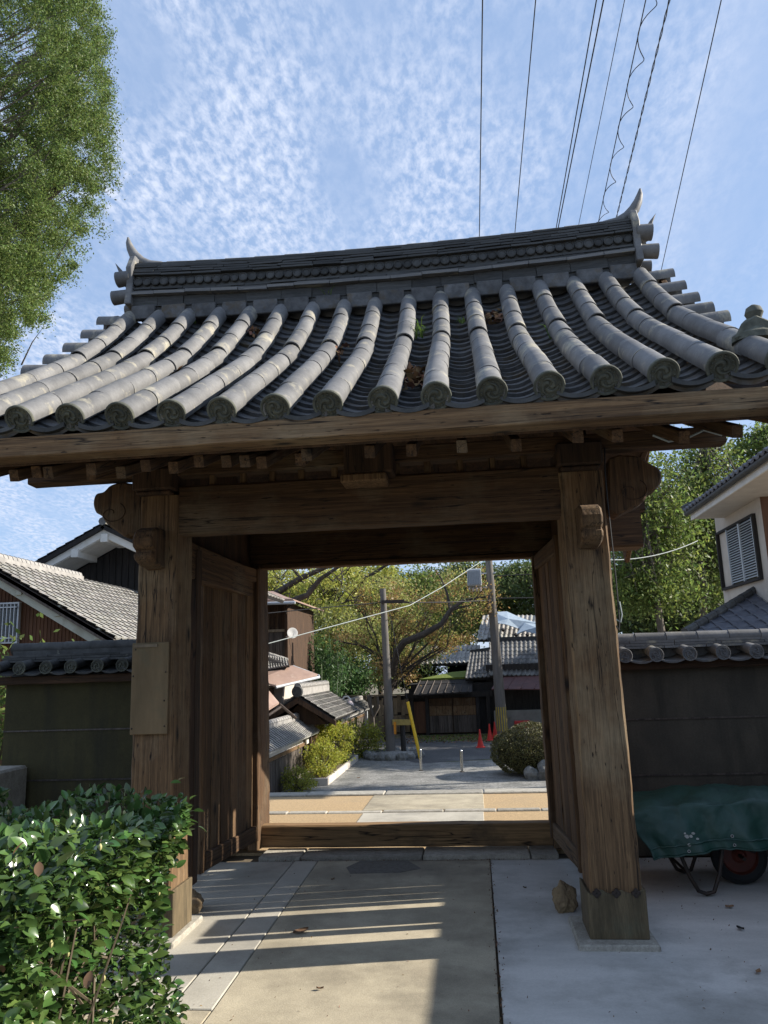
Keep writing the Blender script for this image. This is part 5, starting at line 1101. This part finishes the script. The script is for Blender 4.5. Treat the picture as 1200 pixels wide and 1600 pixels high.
# ---- wires
def wire(name, label, pts, r, mat=cable_m, group=None, n=1, sag=0):
    P = [Vector(p) for p in pts]
    if sag:
        a, b = P[0], P[-1]; P = [a.lerp(b, i/20)-Vector((0, 0, sag*4*(i/20)*(1-i/20))) for i in range(21)]
    o = MB().tube(P, r, 5).build(name, mat, smooth=True); return tag(o, label, 'cable', group)
G = 'wires crossing the sky above the gate'
def skywire(label, x0, y0, x1, y1, z, r, name='overhead_wire', twist=0, coil=0):
    a = at(x0, y0, Z=z); b = at(x1, y1, Z=z); d = b-a; a2 = a-d*.35; b2 = b+d*2.2; n = 240; pts = [a2.lerp(b2, i/n) for i in range(n+1)]
    t = thing(name, label, 'cable', a, G)
    if twist:
        for k in (0, 1): MB().tube([p+Vector((math.cos(i*.8+k*math.pi), 0, math.sin(i*.8+k*math.pi)))*r*1.3 for i, p in enumerate(pts)], r, 4).build('strand', cable_m, t, smooth=True)
    else: MB().tube([pts[0], pts[-1]], r, 6).build('strand', cable_m, t, smooth=True)
    if coil:
        MB().tube([p+Vector((.07*math.cos(i*.52)+.05, 0, -.06+.07*math.sin(i*.52))) for i, p in enumerate(pts)], .006, 4).build('hanging_coil', cable_m, t, smooth=True)
    return t
skywire('overhead wire at the far left of the bundle, above the middle of the roof', 754, 0, 749, 375, 9, .008); skywire('second overhead wire from the left', 837, 0, 804, 370, 9, .007)
skywire('left wire of the close pair in the middle of the bundle', 932, 0, 868, 362, 9, .008); skywire('right wire of the close pair in the middle of the bundle', 943, 0, 871, 362, 9, .009)
skywire('thin overhead wire between the close pair and the coiled cable', 976, 0, 903, 357, 9, .005); skywire('overhead cable with a loose wire coiled around it', 1009, 0, 934, 352, 9, .007, 'coiled_cable', coil=1)
skywire('twisted two strand cable right of the coiled one', 1046, 0, 962, 345, 9, .0065, 'twisted_cable', twist=1); skywire('overhead wire at the far right of the bundle, beyond the ridge end', 1127, 0, 1037, 405, 9, .007)
wire('service_cable', 'pale sagging service cable from the timber house up to the right pole', [at(395, 1012, Y=22), at(640, 946, Y=27), at(690, 918, Y=30), at(760, 872, Y=33.4)], .016, cable_w)
wire('street_wire', 'dark wire running between the two utility poles', [at(600, 942, Y=27.4), at(700, 941, Y=30), at(770, 938, Y=33.4)], .022)
wire('street_wire', 'dark wire going left from the shorter utility pole', [at(380, 962, Y=24), at(500, 950, Y=26), at(600, 941, Y=27.4)], .02)
wire('street_wire', 'wire going right from the tall utility pole at transformer height', [at(768, 900, Y=33.5), at(1250, 880, Y=36)], .022); wire('street_wire', 'lower wire going right from the tall utility pole', [at(770, 935, Y=33.5), at(1250, 928, Y=36)], .03)
wire('street_wire', 'thin pale wire sagging over the trees at the right', [at(950, 875, Y=12), at(1090, 845, Y=14)], .010, cable_w, sag=.12)
# ================================================================== TREES
# top left tree overhanging the yard
def TL_(x, y, Y): return at(x, y, Y=Y)
ol = [(108, -90), (116, 40), (120, 130), (118, 215), (98, 300), (60, 385), (15, 450), (-45, 520)]
ells = []
for (x, y) in ol:
    for Yd in (6.2, 8.0, 10.0):
        c = at(x, y, Y=Yd); rad = .75*(Yd+4.6)/11.6; ells.append((c.x-.0, c.y, c.z, rad*.8, 1.1, rad*.95))
for (x, y) in ((40, -60), (30, 80), (20, 200), (-10, 320), (-60, 420), (-120, 200), (-150, 0)):
    for Yd in (6.5, 9.0): c = at(x, y, Y=Yd); ells.append((c.x, c.y, c.z, 1.2, 1.3, 1.25))
bx, by = -10.5, 8.0
def fine(mb):
    for _ in range(420):
        e = ells[random.randrange(len(ells))]; p = Vector(e[:3])+Vector((random.uniform(-.8,.35)*e[3], random.uniform(-.8,.8)*e[4], random.uniform(-.6,.7)*e[5])); s = p+Vector((-random.uniform(.5, 1.5), random.uniform(-.3,.3), -random.uniform(.1,.7))); mb.tube([s, (s+p)/2+Vector((0,0,.08)), p], [.016, .010, .003], 4)
tree('broadleaf_tree', 'large fine-leaved green tree leaning in at the top left of the sky', (bx, by, -2), [(bx, by, -2), (bx-.1, by, 3), (bx+.3, by, 7), (bx+.8, by, 10), (bx+1.0, by, 13)], ells, 2100, 190, .17, .047, lf_big, bark_p, r=.34, limbs=34, flat=.8, extra=fine)
# left edge shrub behind the wall
shrub('hedge_shrub', 'green shrub at the left picture edge beside the end of the left wall', (-4.3, 3.0, 0), .7, .7, 1.75, 3600, .08, lf_big)
def T(name, label, x, Y, ytop, ybot, xw, mat, n, leaf, cr, trunk_x=None, depth=None, bk=bark, r=.22, rows=2, seed=0, base_z=ZS, limbs=16, flat=.7, gaps=1):
    """tree whose crown spans the given rows of the survey photo at the distance Y"""
    c = at(x, (ytop+ybot)/2, Y=Y); t = at(x, ytop, Y=Y); b = at(x, ybot, Y=Y); w = (at(x+xw, 950, Y=Y)-at(x-xw, 950, Y=Y)).length/2; hh = (t.z-b.z)/2; dp = depth or w*.8
    es = [(c.x, Y, c.z, w*.8, dp*.8, hh*.8)]
    for _ in range(7): es.append((c.x+random.uniform(-.62, .62)*w, Y+random.uniform(-.6, .6)*dp, c.z+random.uniform(-.62, .62)*hh, w*.38, dp*.38, hh*.36))
    tx = at(trunk_x or x, 1000, Y=Y).x
    return tree(name, label, (tx, Y, base_z), [(tx, Y, base_z), (tx+.1, Y, (base_z+b.z)/2 if b.z > base_z+1 else base_z+.8), (c.x*.5+tx*.5, Y, c.z), (c.x, Y, t.z-.3*hh)], es, n, 110, cr, leaf, mat, bk, r=r, limbs=limbs, flat=flat)
T('yellow_green_tree', 'yellow-green tree glowing behind the street, left of the middle', 545, 50, 870, 990, 105, lf_yel, 150, .26, 1.0, r=.3)
T('yellow_green_tree', 'small yellow-green crown low at the far left of the opening', 430, 52, 868, 960, 60, lf_yel, 70, .26, .9)
T('olive_tree', 'olive brown tree filling the middle left above the bamboo', 530, 42, 940, 1040, 110, lf_ol, 150, .2, .85)
T('evergreen_tree', 'dark evergreen tree far behind the silver tarpaulins', 830, 60, 868, 1000, 90, lf_dk, 170, .28, 1.2)
T('evergreen_tree', 'dark evergreen tree far behind the orange maple', 730, 64, 866, 1010, 110, lf_dk, 260, .28, 1.2)
T('evergreen_tree', 'tall green evergreen just left of the right gate pillar, far off', 905, 56, 830, 990, 70, lf_rt, 130, .28, 1.1)
T('evergreen_tree', 'broad green tree filling the gap behind the orange maple', 640, 56, 872, 1040, 120, lf_rt, 260, .26, 1.1)
T('olive_tree', 'olive tree with thin foliage behind the left utility pole', 590, 46, 885, 1040, 70, lf_ol, 150, .2, .8)
T('dark_shrub_tree', 'dense dark green shrub mass behind the woven fence', 520, 40.5, 1010, 1110, 105, lf_bam, 190, .2, .7, r=.12, base_z=ZS)
T('dark_shrub_tree', 'dark green bushy tree behind the small timber house corner', 455, 37, 1000, 1075, 45, lf_bam, 90, .18, .6, r=.12)
T('dark_shrub_tree', 'shadowy shrub under the orange maple', 640, 42, 1010, 1080, 60, lf_dk, 90, .2, .7, r=.12)
# maple with the visible crooked trunk
Ym = 34.5
def mp_(x, y, d=0): return at(x, y, Y=Ym+d)
es = []
for (x, y, w, hh) in ((640, 950, 48, 30), (700, 925, 50, 32), (750, 940, 30, 28), (600, 985, 45, 30), (660, 1005, 55, 28), (560, 1000, 40, 28), (705, 985, 48, 22), (735, 905, 40, 20), (615, 1040, 40, 26), (590, 930, 40, 25)):
    c = mp_(x, y, random.uniform(-1.5, 1.5)); k = 39/1205; es.append((c.x, c.y, c.z, w*k, 1.6, hh*k))
def mapletrunk(mb):
    k = .030
    def px(*pp): return [mp_(x, y, d) for x, y, d in pp]
    mb.tube(px((604, 1100, 0), (612, 1060, -.8), (620, 1020, -1.6), (632, 1003, -2), (660, 992, -2), (690, 975, -2), (704, 953, -2), (725, 938, -1.8), (760, 932, -1.6)), [.22, .20, .18, .17, .15, .13, .11, .07, .04], 8)
    mb.tube(px((704, 953, -2), (698, 925, -1.8), (690, 905, -1.6), (680, 890, -1.6)), [.09, .06, .04, .02], 6); mb.tube(px((704, 953, -2), (735, 945, -1.8), (757, 918, -1.8)), [.07, .04, .02], 6)
    mb.tube(px((612, 1060, 0), (600, 1030, .3), (570, 1010, .4), (520, 1000, .4)), [.10, .07, .05, .03], 6)
tree('orange_maple', 'autumn maple with orange-olive leaves and a dark crooked trunk at the end of the street', (mp_(604, 1100).x, Ym, ZS), [(mp_(604,1100).x, Ym, ZS), mp_(604, 1110), mp_(606, 1085), mp_(612, 1060)], es, 130, 60, .5, .14, lf_or, bark, r=.2, limbs=22, extra=mapletrunk)
P, _c = clumps(es, 110, 50, .6); 
leafmesh(P, .15, lf_ol, 'inner_foliage', bpy.data.objects['orange_maple'])
# bare dark limbs crossing at the upper left of the opening
lt = thing('bare_limbed_tree', 'tree with thick dark limbs reaching across the upper left of the opening', 'tree', at(400, 1000, Y=31)); mb = MB()
def q_(x, y, Y=31): return at(x, y, Y=Y)
lt.location = (q_(372, 1000).x, 31, ZS); WM[lt.name] = Matrix.Translation(lt.location)
mb.tube([(q_(372,1000).x, 31, ZS), q_(370, 1000), q_(385, 950), q_(430, 928), (q_(470, 903)), q_(510, 886), q_(545, 880)], [.3, .27, .24, .17, .14, .10, .05], 9)
mb.tube([q_(385, 950), q_(440, 945), q_(480, 930), q_(500, 905), q_(530, 885), q_(560, 883)], [.2, .16, .14, .11, .07, .03], 8); mb.tube([q_(470, 903), q_(458, 890), q_(462, 880)], [.09, .07, .04], 6)
mb.tube([q_(545, 935, 33), q_(570, 905, 33), q_(600, 885, 33), q_(640, 868, 33)], [.12, .10, .07, .04], 6)
for _ in range(40):
    a = q_(random.uniform(420, 560), random.uniform(885, 945)); e = a+Vector((random.uniform(-1,1), random.uniform(-.6,.6), random.uniform(-.3,.9))); mb.tube([a, (a+e)/2+Vector((0,0,.1)), e], [.035, .02, .006], 4)
mb.build('trunk', bark, lt, smooth=True)
P, _c = clumps([(q_(450, 895).x, 32, q_(450, 895).z, 2.0, 1.2, .8), (q_(520, 925).x, 32, q_(520, 925).z, 2.0, 1.2, .9)], 50, 45, .5); leafmesh(P, .15, lf_yel, 'crown', lt)
# bamboo-like upright leaves
bt = thing('bamboo_clump', 'clump of upright dark green bamboo leaves beside the satellite dish', 'bamboo', at(480, 1060, Y=30)); mb = MB(); P = []
for i in range(46):
    x = random.uniform(455, 530); b = at(x, 1090, Y=30+random.uniform(-1, 1)); t = at(x+random.uniform(-12, 12), random.uniform(985, 1030), Y=30); mb.tube([b, b.lerp(t, .5)+Vector((.05,0,0)), t], [.02, .015, .005], 4)
    for k in range(46): P.append(list(b.lerp(t, random.random()**.8)+Vector((random.gauss(0,.16), random.gauss(0,.16), random.gauss(0,.1)))))
mb.build('cane', lf_bam, bt); leafmesh(P, .22, lf_bam, 'foliage', bt, aspect=.22)
# trees behind the right wall
T('green_maple', 'tall green maple with yellow tints behind the right wall, left of the shuttered house', 1005, 17.5, 700, 985, 95, lf_rt, 150, .12, .7, trunk_x=1035, bk=bark_p, r=.15, limbs=40)
T('green_maple', 'green maple directly behind the shuttered house eave', 1115, 20, 640, 990, 100, lf_rt, 170, .13, .75, trunk_x=1090, bk=bark_p, r=.16, limbs=40)
T('green_maple', 'thin-leaved maple top right above the shuttered house', 1200, 22, 640, 850, 80, lf_rt, 120, .14, .6, bk=bark_p, r=.14, limbs=34)
T('green_maple', 'darker tree deep behind the right wall', 1060, 30, 740, 1000, 110, lf_dk, 200, .2, .9, r=.2)
# trees added out of the picture to the right to shade the street and landing
T('landing_shade_tree', 'tall tree added right of the landing for its shade, mostly out of the picture', 1500, 11, 640, 940, 180, lf_rt, 150, .16, .7, bk=bark, r=.22)
for (x, y, hgt) in ((10.5, 36, 7), (15, 40, 10), (9.5, 29, 7.5)):
    tree('shade_tree', 'tall tree added for shade right of the street end at %s' % {36: 'the old tiled house', 40: 'the back of the tarped house', 29: 'the bend of the road'}[y], (x, y, ZS), [(x, y, ZS), (x+.1, y, 1.5), (x, y, 4), (x, y, hgt-1.5)], [(x, y, hgt*.55, 3.2, 3.2, hgt*.36)], 150, 110, .8, .24, lf_dk, bark, r=.3, limbs=20)
# small grass at the kerb and weeds on the street
P = np.stack([RNG.uniform(-2.4, 1.4, 900), RNG.uniform(33.2, 36.8, 900), np.full(900, ZS+.03)], 1)
tag(leafmesh(P, .09, grass_m, 'low_grass', bias=None), kind='stuff')
